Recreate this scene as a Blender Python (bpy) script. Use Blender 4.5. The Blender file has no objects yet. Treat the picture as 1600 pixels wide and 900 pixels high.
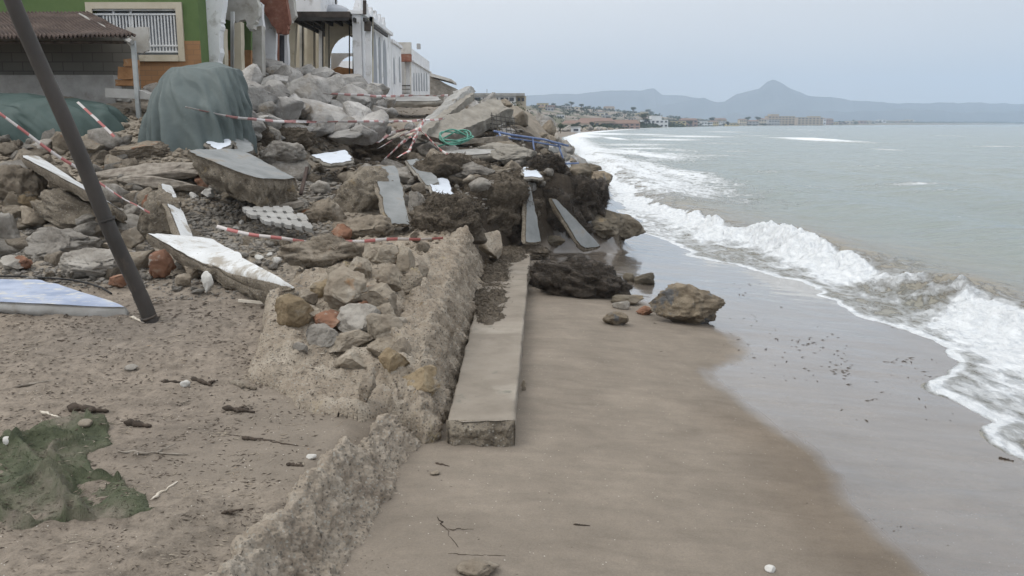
import bpy, bmesh, math, random
import numpy as np
from mathutils import Vector, Matrix, Euler

random.seed(7)
scn = bpy.context.scene
C = scn.collection
R = math.radians

# ------------------------------------------------------------------ camera, world, sun, exposure
F = 1386.0
TILT = math.atan(257 / F)
ST, CT = math.sin(TILT), math.cos(TILT)
H = 3.0
cam = bpy.data.cameras.new('camera'); cam_o = bpy.data.objects.new('camera', cam); C.objects.link(cam_o)
cam_o.location = (0, 0, H); cam_o.rotation_euler = (R(90) - TILT, 0, 0)
cam.sensor_width = 36; cam.lens = 36 * F / 1600; cam.clip_start = .05; cam.clip_end = 40000
scn.camera = cam_o

world = bpy.data.worlds.new("World"); scn.world = world; world.use_nodes = True
wn, wl = world.node_tree.nodes, world.node_tree.links
wn.clear()
w_out = wn.new('ShaderNodeOutputWorld'); w_bg = wn.new('ShaderNodeBackground'); wl.new(w_bg.outputs[0], w_out.inputs[0])
w_bg.inputs[1].default_value = 0.1
sky = wn.new('ShaderNodeTexSky'); sky.sky_type = 'NISHITA'; sky.sun_disc = False
sky.sun_elevation = R(52); sky.sun_rotation = R(-112); sky.dust_density = 4; sky.air_density = 1
tc = wn.new('ShaderNodeTexCoord'); sep = wn.new('ShaderNodeSeparateXYZ'); wl.new(tc.outputs['Generated'], sep.inputs[0])
def wmath(op, a, b=None, clamp=False):
    n = wn.new('ShaderNodeMath'); n.operation = op; n.use_clamp = clamp
    for i, s in enumerate((a, b)):
        if s is None: continue
        if hasattr(s, 'links'): wl.new(s, n.inputs[i])
        else: n.inputs[i].default_value = s
    return n.outputs[0]
wnoise = wn.new('ShaderNodeTexNoise'); wnoise.inputs['Scale'].default_value = 2.2; wnoise.inputs['Detail'].default_value = 4
wmap = wn.new('ShaderNodeMapping'); wmap.inputs['Scale'].default_value = (1, 1, 3.5)
wl.new(tc.outputs['Generated'], wmap.inputs[0]); wl.new(wmap.outputs[0], wnoise.inputs[0])
# the cloud cover: pale towards the west (left), blue grey over the sea, brighter overhead
side = wmath('MULTIPLY_ADD', sep.outputs[0], 1.05); wn[-1].inputs[2].default_value = 0.5; wn[-1].use_clamp = True
def wmix(f, a, b):
    n = wn.new('ShaderNodeMix'); n.data_type = 'RGBA'
    if hasattr(f, 'links'): wl.new(f, n.inputs[0])
    else: n.inputs[0].default_value = f
    for i, s in ((6, a), (7, b)):
        if hasattr(s, 'links'): wl.new(s, n.inputs[i])
        else: n.inputs[i].default_value = (*s, 1)
    return n.outputs[2]
SKY_L, SKY_R = (1.06, 1.055, 1.045), (0.78, 0.785, 0.80)
cloud = wmix(side, SKY_L, SKY_R)
up = wmath('MULTIPLY', sep.outputs[2], 1.0, True)
bright = wmath('MULTIPLY_ADD', up, 8.5); wn[-1].inputs[2].default_value = 8.9
nz = wmath('MULTIPLY_ADD', wnoise.outputs[0], 1.6); wn[-1].inputs[2].default_value = -0.8
bright = wmath('ADD', bright, nz)
vs = wn.new('ShaderNodeVectorMath'); vs.operation = 'SCALE'; wl.new(cloud, vs.inputs[0]); wl.new(bright, vs.inputs[3])
mixed = wmix(0.96, sky.outputs[0], vs.outputs[0])
wl.new(mixed, w_bg.inputs[0])

sun = bpy.data.lights.new('sun', 'SUN'); sun_o = bpy.data.objects.new('sun', sun); C.objects.link(sun_o)
sun.energy = 1.0; sun.angle = R(28); sun.color = (1, .965, .91)
sun_o.rotation_euler = (R(42), 0, R(-55 + 180 + 0)) ; sun_o.location = (0, 0, 50)
scn.view_settings.view_transform = 'Standard'; scn.view_settings.look = 'None'
scn.view_settings.exposure = 0.0; scn.view_settings.gamma = 1; scn.view_settings.use_curve_mapping = False
scn.cycles.use_denoising = True
scn.cycles.max_bounces = 6; scn.cycles.diffuse_bounces = 3; scn.cycles.glossy_bounces = 3; scn.cycles.volume_bounces = 1
# point the sun lamp from the same side as the sky's sun
az = R(-112)
sdir = Vector((math.sin(az) * math.cos(R(52)), math.cos(az) * math.cos(R(52)), math.sin(R(52))))
sun_o.rotation_euler = sdir.to_track_quat('Z', 'Y').to_euler()

# ------------------------------------------------------------------ helpers: pixels to world points
def ray(px, py):
    u, v = (px - 800) / F, (py - 450) / F
    return (u, CT - v * ST, -ST - v * CT)
def P(px, py, Y):
    d = ray(px, py); t = Y / d[1]
    return Vector((d[0] * t, Y, H + d[2] * t))
def PZ(px, py, z):
    d = ray(px, py); t = (z - H) / d[2]
    return Vector((d[0] * t, d[1] * t, z))
def depth(p):
    return p[1] * CT + (H - p[2]) * ST

# ------------------------------------------------------------------ noise
def _h(i, j, k, seed):
    with np.errstate(over='ignore'):
        n = (i.astype(np.int64) * 374761393 + j.astype(np.int64) * 668265263 + k.astype(np.int64) * 2147483647 + seed * 144665) & 0xffffffff
        n = ((n ^ (n >> 13)) * 1274126177) & 0xffffffff
        n = ((n ^ (n >> 15)) * 2246822519) & 0xffffffff
        return ((n ^ (n >> 16)) & 0xffffff) / float(0xffffff)
def vnoise(p, seed=0):
    p = np.asarray(p, float)
    f = np.floor(p); t = p - f; t = t * t * (3 - 2 * t); i, j, k = (f[..., n].astype(np.int64) for n in range(3))
    x, y, z = t[..., 0], t[..., 1], t[..., 2]
    def L(a, b, w): return a + (b - a) * w
    c = lambda a, b, d: _h(i + a, j + b, k + d, seed)
    return L(L(L(c(0,0,0), c(1,0,0), x), L(c(0,1,0), c(1,1,0), x), y), L(L(c(0,0,1), c(1,0,1), x), L(c(0,1,1), c(1,1,1), x), y), z) * 2 - 1
def fbm(p, o=4, seed=0, gain=.5):
    p = np.asarray(p, float); s = 0; a = 1; n = 0
    for q in range(o):
        s = s + a * vnoise(p * 2 ** q + 17.3 * q, seed + q); n += a; a *= gain
    return s / n * 1.6
def worley(p, seed=0):
    p = np.asarray(p, float); f = np.floor(p); best = np.full(p.shape[:-1], 9.); b2 = best.copy(); bid = np.zeros(p.shape[:-1])
    for a in (-1, 0, 1):
        for b in (-1, 0, 1):
            for c in (-1, 0, 1):
                g = f + (a, b, c); i, j, k = (g[..., n].astype(np.int64) for n in range(3))
                q = np.stack([g[..., 0] + _h(i, j, k, seed), g[..., 1] + _h(i, j, k, seed + 1), g[..., 2] + _h(i, j, k, seed + 2)], -1)
                d = np.sqrt(((q - p) ** 2).sum(-1)); m = d < best
                b2 = np.where(m, best, np.minimum(b2, d)); bid = np.where(m, _h(i, j, k, seed + 5), bid); best = np.where(m, d, best)
    return best, b2, bid
def ss(a, b, x):
    t = np.clip((x - a) / (b - a), 0, 1); return t * t * (3 - 2 * t)
def pl(pts):
    a = sorted(pts); xs = np.array([q[0] for q in a], float); ys = np.array([q[1] for q in a], float)
    return lambda v: np.interp(v, xs, ys)
def vec3(X, Y, Z=None):
    X = np.asarray(X, float); Y = np.asarray(Y, float) + 0 * X
    return np.stack([X + 0 * Y, Y, np.zeros_like(Y) if Z is None else Z + 0 * Y], -1)

# ------------------------------------------------------------------ mesh helpers
def mk(name, V, Fc, mats, parent=None, smooth=False, mi=None, attrs=None):
    me = bpy.data.meshes.new(name)
    V = np.asarray(V, float).reshape(-1, 3)
    if isinstance(Fc, np.ndarray):
        n = Fc.shape[0]; k = Fc.shape[1]
        me.vertices.add(len(V)); me.vertices.foreach_set('co', V.ravel())
        me.loops.add(n * k); me.loops.foreach_set('vertex_index', Fc.astype(np.int32).ravel())
        me.polygons.add(n); me.polygons.foreach_set('loop_start', np.arange(n, dtype=np.int32) * k)
        me.update(calc_edges=True)
    else:
        me.from_pydata([tuple(v) for v in V], [], Fc)
    for m in (mats if isinstance(mats, (list, tuple)) else [mats]): me.materials.append(m)
    if mi is not None: me.polygons.foreach_set('material_index', np.asarray(mi, dtype=np.int32))
    if smooth: me.polygons.foreach_set('use_smooth', np.ones(len(me.polygons), dtype=bool))
    for k_, (kind, arr) in (attrs or {}).items():
        at = me.attributes.new(k_, kind, 'POINT')
        at.data.foreach_set('value' if kind == 'FLOAT' else 'color', np.asarray(arr, dtype=np.float32).ravel())
    me.update()
    o = bpy.data.objects.new(name, me); C.objects.link(o)
    if parent: o.parent = parent
    return o
def tag(o, label=None, cat=None, group=None, kind=None):
    if label: o['label'] = label
    if label and cat: o['kind'] = 'thing'
    if cat: o['category'] = cat
    if group: o['group'] = group
    if kind: o['kind'] = kind
    return o
def empty(name, loc, label, cat, group=None):
    o = bpy.data.objects.new(name, None); C.objects.link(o); o.location = loc; o.empty_display_size = .1
    return tag(o, label, cat, group)
def child(parent, name, V, Fc, mats, **k):
    """world-space vertices stored relative to the parent's location"""
    V = np.asarray(V, float).reshape(-1, 3)
    root = parent
    off = np.zeros(3)
    while root is not None:
        off += np.array(root.location); root = root.parent
    return mk(name, V - off, Fc, mats, parent=parent, **k)
def gridF(nu, nv, closed_u=False):
    i, j = np.meshgrid(np.arange(nu if closed_u else nu - 1), np.arange(nv - 1), indexing='ij')
    a = i * nv + j; b = ((i + 1) % nu) * nv + j
    return np.stack([a, b, b + 1, a + 1], -1).reshape(-1, 4)
class MB:
    def __init__(s): s.V = []; s.F = []; s.M = []
    def add(s, V, Fc, m=0):
        o = len(s.V); s.V += [tuple(v) for v in V]; s.F += [tuple(int(q) + o for q in f) for f in Fc]; s.M += [m] * len(Fc)
    def box(s, lo, hi, m=0, rot=None):
        x0, y0, z0 = lo; x1, y1, z1 = hi
        V = [(x0,y0,z0),(x1,y0,z0),(x1,y1,z0),(x0,y1,z0),(x0,y0,z1),(x1,y0,z1),(x1,y1,z1),(x0,y1,z1)]
        if rot is not None:
            c = Vector(((x0+x1)/2,(y0+y1)/2,(z0+z1)/2)); V = [tuple(rot @ (Vector(v) - c) + c) for v in V]
        s.add(V, [(0,3,2,1),(4,5,6,7),(0,1,5,4),(1,2,6,5),(2,3,7,6),(3,0,4,7)], m)
    def tube(s, pts, r, n=8, m=0, cap=True):
        pts = [Vector(p) for p in pts]; rs = r if isinstance(r, (list, tuple)) else [r] * len(pts)
        o = len(s.V); up0 = Vector((0, 0, 1))
        for i, p in enumerate(pts):
            t = (pts[min(i + 1, len(pts) - 1)] - pts[max(i - 1, 0)]).normalized()
            a = t.cross(up0 if abs(t.z) < .95 else Vector((1, 0, 0))).normalized(); b = t.cross(a)
            for q in range(n):
                w = 2 * math.pi * q / n; s.V.append(tuple(p + rs[i] * (math.cos(w) * a + math.sin(w) * b)))
        for i in range(len(pts) - 1):
            for q in range(n):
                s.F.append((o+i*n+q, o+i*n+(q+1)%n, o+(i+1)*n+(q+1)%n, o+(i+1)*n+q)); s.M.append(m)
        if cap:
            s.F.append(tuple(o + q for q in range(n))[::-1]); s.M.append(m)
            s.F.append(tuple(o + (len(pts)-1)*n + q for q in range(n))); s.M.append(m)
    def prism(s, poly, d, m=0):
        """poly: 3-D outline, d: offset vector"""
        n = len(poly); d = Vector(d); V = [tuple(p) for p in poly] + [tuple(Vector(p) + d) for p in poly]
        s.add(V, [tuple(range(n))[::-1], tuple(range(n, 2*n))] + [(i, (i+1)%n, n+(i+1)%n, n+i) for i in range(n)], m)
    def build(s, name, mats, parent=None, smooth=False):
        if parent is not None: o = child(parent, name, s.V, s.F, mats)
        else: o = mk(name, s.V, s.F, mats)
        for p, m in zip(o.data.polygons, s.M): p.material_index = m; p.use_smooth = smooth
        bm = bmesh.new(); bm.from_mesh(o.data); bmesh.ops.recalc_face_normals(bm, faces=bm.faces); bm.to_mesh(o.data); bm.free()
        return o
_ico = {}
def ico(sub):
    if sub not in _ico:
        bm = bmesh.new(); bmesh.ops.create_icosphere(bm, subdivisions=sub, radius=1)
        V = np.array([v.co[:] for v in bm.verts]); Fc = np.array([[v.index for v in f.verts] for f in bm.faces]); bm.free(); _ico[sub] = (V, Fc)
    return _ico[sub]
def rockV(seed, sub=3, planes=9, rough=.08, dmin=.55, dmax=.9, fine=.0, fs=6, peb=0, ps=5, crack=.0):
    V, Fc = ico(sub); rng = np.random.RandomState(seed); p = V.copy()
    for _ in range(planes):
        n = rng.normal(size=3); n /= np.linalg.norm(n); d = rng.uniform(dmin, dmax)
        e = p @ n - d; p -= np.maximum(0, e)[:, None] * n
    nn = V
    if crack:
        w_ = V * 2.1 + .35 * np.stack([fbm(V * 2.5, 3, seed + 31 + i) for i in range(3)], -1); b, b2, bid = worley(w_, seed + 9)
        p = p * (1 + crack * (bid - .5) * 2 - crack * 1.1 * np.clip(1 - (b2 - b) / .10, 0, 1))[:, None]
    p = p * (1 + rough * fbm(V * 1.7, 4, seed))[:, None]
    if fine: p = p + nn * (fine * fbm(V * fs, 4, seed + 3, .6))[:, None]
    if peb:
        b, b2, _ = worley(V * ps, seed); p = p + nn * (peb * (.5 - np.minimum(b, 1)))[:, None]
    m = np.abs(p).max(0); return p / m, Fc

# ------------------------------------------------------------------ materials
class NT:
    def __init__(s, name):
        s.m = bpy.data.materials.new(name); s.m.use_nodes = True; s.t = s.m.node_tree; s.n = s.t.nodes; s.l = s.t.links
        s.b = s.n['Principled BSDF']; s.co = None
    def new(s, t, **k):
        n = s.n.new(t)
        for a, v in k.items(): setattr(n, a, v)
        return n
    def put(s, sock, v):
        if hasattr(v, 'links'): s.l.new(v, sock)
        else:
            if isinstance(v, tuple) and len(v) == 3 and len(sock.default_value) == 4: v = (*v, 1)
            sock.default_value = v
    def coords(s, mp=(1, 1, 1), rnd=True):
        tc = s.new('ShaderNodeTexCoord'); out = tc.outputs['Object']
        if rnd:
            oi = s.new('ShaderNodeObjectInfo'); sc = s.new('ShaderNodeVectorMath', operation='SCALE'); sc.inputs[0].default_value = (37, 91, 53)
            s.l.new(oi.outputs['Random'], sc.inputs[3]); ad = s.new('ShaderNodeVectorMath', operation='ADD'); s.l.new(out, ad.inputs[0]); s.l.new(sc.outputs[0], ad.inputs[1]); out = ad.outputs[0]
        if mp != (1, 1, 1):
            m = s.new('ShaderNodeMapping'); m.inputs['Scale'].default_value = mp; s.l.new(out, m.inputs[0]); out = m.outputs[0]
        s.co = out; return out
    def noise(s, scale, detail=6, rough=.6, dist=0, co=None):
        n = s.new('ShaderNodeTexNoise'); n.inputs['Scale'].default_value = scale; n.inputs['Detail'].default_value = detail
        n.inputs['Roughness'].default_value = rough; n.inputs['Distortion'].default_value = dist; s.l.new(co or s.co, n.inputs[0]); return n.outputs[0]
    def vor(s, scale, feature='F1', out=0, co=None, rnd=1.0):
        n = s.new('ShaderNodeTexVoronoi', feature=feature); n.inputs['Scale'].default_value = scale; n.inputs['Randomness'].default_value = rnd; s.l.new(co or s.co, n.inputs[0]); return n.outputs[out]
    def ramp(s, fac, stops):
        n = s.new('ShaderNodeValToRGB'); e = n.color_ramp.elements
        while len(e) < len(stops): e.new(.5)
        for q, (pp, c) in zip(e, stops): q.position = pp; q.color = (*c, 1) if isinstance(c, tuple) else (c, c, c, 1)
        s.l.new(fac, n.inputs[0]); return n.outputs[0]
    def mix(s, f, a, b, mode='MIX'):
        n = s.new('ShaderNodeMix', data_type='RGBA', blend_type=mode); s.put(n.inputs[0], f); s.put(n.inputs[6], a); s.put(n.inputs[7], b); return n.outputs[2]
    def math(s, op, a, b=0., c=0., clamp=False):
        n = s.new('ShaderNodeMath', operation=op, use_clamp=clamp); s.put(n.inputs[0], a); s.put(n.inputs[1], b); s.put(n.inputs[2], c); return n.outputs[0]
    def attr(s, name, out='Fac'):
        return s.new('ShaderNodeAttribute', attribute_name=name).outputs[out]
    def bump(s, h, strength=.5, dist=.02, prev=None):
        n = s.new('ShaderNodeBump'); n.inputs['Strength'].default_value = strength; n.inputs['Distance'].default_value = dist; s.l.new(h, n.inputs['Height'])
        if prev is not None: s.l.new(prev, n.inputs['Normal'])
        return n.outputs[0]
    def fin(s, col, rough=.9, nrm=None, spec=.3, metal=0., coat=0.):
        s.put(s.b.inputs['Base Color'], col); s.put(s.b.inputs['Roughness'], rough); s.put(s.b.inputs['Specular IOR Level'], spec); s.put(s.b.inputs['Metallic'], metal); s.put(s.b.inputs['Coat Weight'], coat)
        if nrm is not None: s.l.new(nrm, s.b.inputs['Normal'])
        return s.m
def pm(name, stops, scale=4, detail=8, layers=(), mp=(1, 1, 1), rough=.9, bump=.5, bscale=25, bdist=.02, spec=.25, metal=0., dist=0, vary=.0, peb=None):
    """procedural surface: a colour ramp over noise, patches of other colours, bump"""
    t = NT(name); t.coords(mp)
    col = t.ramp(t.noise(scale, detail, .62, dist), stops)
    for c, sc, lo, hi in layers:
        col = t.mix(t.ramp(t.noise(sc, 6, .65), [(lo, 0.), (hi, 1.)]), col, c)
    if vary:
        oi = t.new('ShaderNodeObjectInfo'); hs = t.new('ShaderNodeHueSaturation')
        t.l.new(t.math('MULTIPLY_ADD', oi.outputs['Random'], vary * 2, 1 - vary), hs.inputs['Value']); t.l.new(col, hs.inputs['Color']); col = hs.outputs[0]
    if peb:   # small aggregate pebbles set in the mass: (scale, dark colour, light colour)
        vc = t.vor(peb[0], out=1); sp = t.new('ShaderNodeSeparateColor'); t.l.new(vc, sp.inputs[0])
        pc = t.ramp(sp.outputs[0], [(.0, peb[1]), (.55, peb[2]), (.9, peb[3] if len(peb) > 3 else peb[2])])
        gate = t.math('MULTIPLY', t.ramp(t.vor(peb[0]), [(.35, 1.), (.5, 0.)]), t.ramp(sp.outputs[1], [(.45, 0.), (.55, 1.)]))
        col = t.mix(gate, col, pc)
        nr = t.bump(t.vor(peb[0]), .5, .02); nr = t.bump(t.noise(bscale, 8, .7), bump, bdist, nr)
    else: nr = t.bump(t.noise(bscale, 9, .68), bump, bdist) if bump else None
    return t.fin(col, rough, nr, spec, metal)

M = {}
M['wall_crust'] = pm('wall_crust', [(.3, (.25, .205, .16)), (.5, (.40, .34, .272)), (.7, (.50, .44, .365))], 3.5, 10, [((.38, .30, .18), 2.1, .62, .74)], bump=1., bscale=26, bdist=.035, peb=(44, (.16, .14, .115), (.32, .285, .235), (.44, .41, .355)))
M['conglomerate'] = pm('conglomerate', [(.3, (.15, .125, .095)), (.5, (.255, .22, .172)), (.7, (.36, .315, .25))], 3.5, 10, [((.33, .255, .15), 2.1, .6, .72), ((.12, .10, .08), 5, .62, .7)], bump=1., bscale=26, bdist=.04, peb=(44, (.11, .095, .08), (.26, .23, .19), (.38, .35, .30)))
M['mortar'] = pm('mortar', [(.3, (.26, .212, .16)), (.5, (.395, .335, .265)), (.7, (.50, .44, .36))], 3, 10, [((.42, .34, .18), 1.7, .62, .74)], bump=1., bscale=24, bdist=.04, peb=(50, (.13, .11, .09), (.30, .265, .215), (.42, .385, .33)))
M['concrete'] = pm('concrete', [(.3, (.20, .185, .16)), (.55, (.29, .27, .235)), (.75, (.37, .35, .31))], 2.5, 10, bump=.35, bscale=40, bdist=.008)
M['pale_concrete'] = pm('pale_concrete', [(.3, (.27, .265, .25)), (.55, (.37, .365, .35)), (.75, (.46, .455, .44))], 2.5, 10, [((.24, .22, .19), 3, .58, .72)], bump=.4, bscale=30, bdist=.01)
M['sandy_concrete'] = pm('sandy_concrete', [(.3, (.18, .156, .126)), (.5, (.245, .215, .178)), (.7, (.305, .272, .228))], 1.6, 10, [((.33, .30, .255), .9, .55, .68), ((.17, .165, .135), 3.5, .6, .7), ((.16, .14, .115), 24, .64, .7)], bump=.15, bscale=60, bdist=.004)
M['limestone'] = pm('limestone', [(.3, (.25, .235, .215)), (.5, (.41, .395, .375)), (.7, (.57, .555, .53))], 1.6, 10, [((.27, .225, .17), 1.1, .58, .72)], bump=1., bscale=5, bdist=.12, vary=.2)
M['rubble_grey'] = pm('rubble_grey', [(.3, (.21, .19, .165)), (.5, (.33, .305, .27)), (.72, (.46, .435, .395))], 3.5, 10, bump=1., bscale=11, bdist=.06, vary=.28)
M['rubble_brown'] = pm('rubble_brown', [(.3, (.15, .125, .095)), (.5, (.265, .225, .175)), (.72, (.38, .335, .275))], 3.0, 10, [((.30, .15, .08), 2, .64, .72)], bump=1., bscale=10, bdist=.07, vary=.25)
M['ochre_stone'] = pm('ochre_stone', [(.3, (.19, .14, .085)), (.55, (.30, .235, .15)), (.75, (.38, .325, .24))], 4, 9, [((.30, .28, .25), 3, .55, .68)], bump=1., bscale=12, bdist=.05, vary=.12)
M['red_stone'] = pm('red_stone', [(.3, (.15, .08, .055)), (.55, (.26, .14, .09)), (.75, (.36, .28, .215))], 5, 9, [((.33, .30, .26), 4, .58, .66)], bump=.7, bscale=16, bdist=.02)
M['tan_stone'] = pm('tan_stone', [(.3, (.23, .19, .145)), (.55, (.34, .295, .235)), (.75, (.44, .40, .34))], 4, 9, [((.36, .22, .12), 3, .62, .72)], bump=1., bscale=12, bdist=.05, vary=.18)
M['white_stone'] = pm('white_stone', [(.3, (.42, .41, .38)), (.6, (.62, .61, .58))], 5, 8, bump=.5, bscale=14, bdist=.02)
M['white_paint'] = pm('white_paint', [(.35, (.54, .55, .545)), (.6, (.68, .695, .70))], 2.5, 9, [((.34, .31, .265), 2.2, .55, .64), ((.50, .48, .44), 9, .57, .66), ((.30, .27, .23), 20, .62, .68)], rough=.6, bump=.25, bscale=30, bdist=.005)
M['grey_paint'] = pm('grey_paint', [(.35, (.18, .19, .19)), (.6, (.27, .28, .28))], 2.0, 9, [((.25, .22, .18), 2.0, .58, .7)], rough=.75, bump=.25, bscale=30, bdist=.005)
M['blue_paint'] = pm('blue_paint', [(.35, (.26, .31, .42)), (.6, (.40, .45, .56))], 2.0, 9, [((.52, .52, .50), 3.2, .55, .62), ((.28, .25, .21), 4, .62, .70)], mp=(1, 2.4, 1), rough=.6, bump=.3, bscale=40, bdist=.006)
M['sky_paint'] = pm('sky_paint', [(.35, (.55, .60, .66)), (.6, (.66, .71, .78))], 2.0, 9, [((.40, .38, .34), 4, .63, .7)], rough=.55, bump=.2, bscale=30, bdist=.004)
M['post'] = pm('post', [(.3, (.040, .036, .033)), (.6, (.065, .058, .053)), (.8, (.10, .092, .085))], 3, 9, [((.33, .31, .28), 7, .70, .73), ((.13, .10, .075), 2.5, .58, .7)], mp=(1, 1, .45), rough=.62, bump=.3, bscale=30, bdist=.004, spec=.4)
M['seaweed'] = pm('seaweed', [(.3, (.060, .049, .037)), (.5, (.125, .103, .078)), (.72, (.21, .178, .138))], 9, 12, rough=.85, bump=1., bscale=38, bdist=.04, mp=(1, .55, 1.6), dist=1.2)
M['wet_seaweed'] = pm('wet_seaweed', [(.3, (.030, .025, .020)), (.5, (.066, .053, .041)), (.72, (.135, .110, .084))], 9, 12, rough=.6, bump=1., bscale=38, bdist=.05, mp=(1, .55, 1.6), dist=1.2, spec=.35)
M['tarp'] = pm('tarp', [(.35, (.085, .108, .106)), (.6, (.118, .145, .142))], 1.4, 6, [((.20, .23, .215), 2.2, .63, .8)], rough=.62, bump=.25, bscale=12, bdist=.01, spec=.35)
M['dark_tarp'] = pm('dark_tarp', [(.35, (.040, .068, .062)), (.6, (.062, .095, .088))], 1.4, 6, rough=.62, bump=.25, bscale=12, bdist=.01, spec=.35)
M['dark_rock'] = pm('dark_rock', [(.3, (.07, .06, .045)), (.5, (.14, .12, .09)), (.72, (.23, .195, .15))], 2.2, 10, [((.28, .22, .14), 2.6, .6, .72)], rough=.7, bump=.8, bscale=12, bdist=.04)
M['ochre_rock'] = pm('ochre_rock', [(.3, (.11, .09, .068)), (.5, (.22, .18, .13)), (.72, (.34, .285, .21))], 5, 11, [((.13, .13, .13), 1.5, .56, .6)], rough=.8, bump=1., bscale=16, bdist=.04)
M['green_wall'] = pm('green_wall', [(.35, (.10, .155, .06)), (.6, (.125, .185, .073))], 1.2, 8, [((.16, .17, .11), 2.5, .66, .8)], bump=.15, bscale=30, bdist=.004)
M['orange_tile'] = pm('orange_tile', [(.35, (.27, .14, .065)), (.6, (.37, .205, .10))], 5, 8, [((.40, .28, .18), 6, .6, .7)], bump=.2, bscale=20, bdist=.004)
M['cream'] = pm('cream', [(.35, (.47, .42, .32)), (.6, (.56, .51, .41))], 1.6, 8, [((.32, .27, .20), 2.2, .62, .76)], bump=.2, bscale=20, bdist=.006)
M['plaster'] = pm('plaster', [(.35, (.70, .71, .73)), (.6, (.82, .83, .845))], 1.4, 8, [((.42, .41, .39), 1.8, .55, .72), ((.36, .34, .31), 5, .62, .72)], bump=.2, bscale=16, bdist=.008)
M['dirty_plaster'] = pm('dirty_plaster', [(.3, (.36, .34, .30)), (.6, (.58, .57, .54))], 1.4, 9, [((.27, .24, .20), 1.8, .56, .72)], bump=.3, bscale=16, bdist=.01)
M['dark_hole'] = pm('dark_hole', [(.4, (.04, .04, .042)), (.6, (.07, .07, .07))], 2, 4, bump=0)
M['shade_plaster'] = pm('shade_plaster', [(.4, (.33, .35, .38)), (.6, (.40, .42, .45))], 2, 6, bump=0)  # shaded copy of plaster, the shade put into its colour
M['metal_white'] = pm('metal_white', [(.4, (.62, .63, .63)), (.6, (.72, .73, .73))], 3, 5, rough=.5, bump=0)
M['metal_grey'] = pm('metal_grey', [(.4, (.30, .32, .32)), (.6, (.42, .44, .44))], 3, 5, rough=.5, bump=0, metal=.3)
M['rust_sheet'] = pm('rust_sheet', [(.3, (.045, .036, .033)), (.5, (.080, .058, .05)), (.7, (.13, .10, .085))], 2.5, 8, mp=(1, 1, 1), rough=.8, bump=.2, bscale=14, bdist=.01)
M['steel_dark'] = pm('steel_dark', [(.4, (.035, .033, .032)), (.6, (.06, .055, .05))], 3, 6, rough=.7, bump=0)
M['canopy'] = pm('canopy', [(.4, (.045, .038, .034)), (.6, (.085, .07, .06))], 3, 6, rough=.8, bump=.3, bscale=9, bdist=.03)
M['railing_blue'] = pm('railing_blue', [(.4, (.12, .17, .32)), (.6, (.19, .25, .42))], 6, 6, rough=.5, bump=0)
M['hose'] = pm('hose', [(.4, (.05, .20, .145)), (.6, (.10, .31, .24))], 6, 4, rough=.4, bump=0, spec=.5)
M['black_rubber'] = pm('black_rubber', [(.4, (.016, .016, .017)), (.6, (.03, .03, .03))], 6, 4, rough=.6, bump=0)
M['wood_grey'] = pm('wood_grey', [(.35, (.17, .145, .12)), (.6, (.30, .27, .23))], 8, 8, mp=(1, 1, 1), bump=.5, bscale=22, bdist=.01)
M['wood_pale'] = pm('wood_pale', [(.35, (.48, .43, .35)), (.6, (.62, .57, .49))], 6, 8, bump=.3, bscale=22, bdist=.01)
M['wood_dark'] = pm('wood_dark', [(.35, (.035, .028, .022)), (.6, (.09, .07, .055))], 8, 8, bump=.6, bscale=22, bdist=.01)
M['roof_tile'] = pm('roof_tile', [(.35, (.17, .115, .09)), (.6, (.24, .165, .13))], 4, 8, bump=.3, bscale=8, bdist=.05)
M['roof_grey'] = pm('roof_grey', [(.35, (.24, .24, .235)), (.6, (.34, .34, .33))], 2, 8, bump=.3, bscale=8, bdist=.05)
M['glass_dark'] = pm('glass_dark', [(.4, (.045, .05, .06)), (.6, (.08, .085, .095))], 3, 4, rough=.2, bump=0, spec=.5)
M['brick'] = pm('brick', [(.3, (.17, .07, .05)), (.55, (.26, .12, .085)), (.75, (.33, .21, .16))], 6, 9, bump=.5, bscale=14, bdist=.02)
for nm, c in dict(house_white=(.66, .67, .68), house_cream=(.55, .49, .39), house_tan=(.42, .34, .25), house_ochre=(.52, .43, .24), house_pink=(.36, .25, .21), house_grey=(.40, .40, .40)).items():
    M[nm] = pm(nm, [(.35, tuple(v * .88 for v in c)), (.6, c)], 1.2, 6, bump=.1, bscale=2, bdist=.02)
M['leaf'] = pm('leaf', [(.3, (.022, .034, .018)), (.5, (.042, .058, .028)), (.7, (.075, .09, .045))], .8, 5, bump=0, rough=.8, vary=.2)
M['trunk'] = pm('trunk', [(.35, (.09, .07, .05)), (.6, (.16, .13, .10))], 3, 6, bump=.4, bscale=6, bdist=.03)
M['dune'] = pm('dune', [(.35, (.10, .095, .05)), (.6, (.21, .18, .115))], .2, 8, bump=.3, bscale=.5, bdist=.4)

def block_mat(name, base, joint, bw, bh, rough=.9):
    t = NT(name); t.coords(rnd=False)
    n = t.new('ShaderNodeTexBrick'); t.l.new(t.co, n.inputs[0])
    mp = t.new('ShaderNodeMapping'); mp.inputs['Rotation'].default_value = (R(-90), 0, 0); t.l.new(t.co, mp.inputs[0]); t.l.new(mp.outputs[0], n.inputs[0])
    n.inputs['Color1'].default_value = (*base, 1); n.inputs['Color2'].default_value = (*[v * .8 for v in base], 1); n.inputs['Mortar'].default_value = (*joint, 1)
    n.inputs['Scale'].default_value = 1; n.inputs['Brick Width'].default_value = bw; n.inputs['Row Height'].default_value = bh; n.inputs['Mortar Size'].default_value = .008
    col = t.mix(t.ramp(t.noise(2, 8), [(.35, 0.), (.7, .5)]), n.outputs[0], tuple(v * .7 for v in base))
    return t.fin(col, rough, t.bump(n.outputs[1], -.4, .01))
M['block_wall'] = block_mat('block_wall', (.20, .19, .165), (.10, .095, .085), .45, .2)
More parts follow.
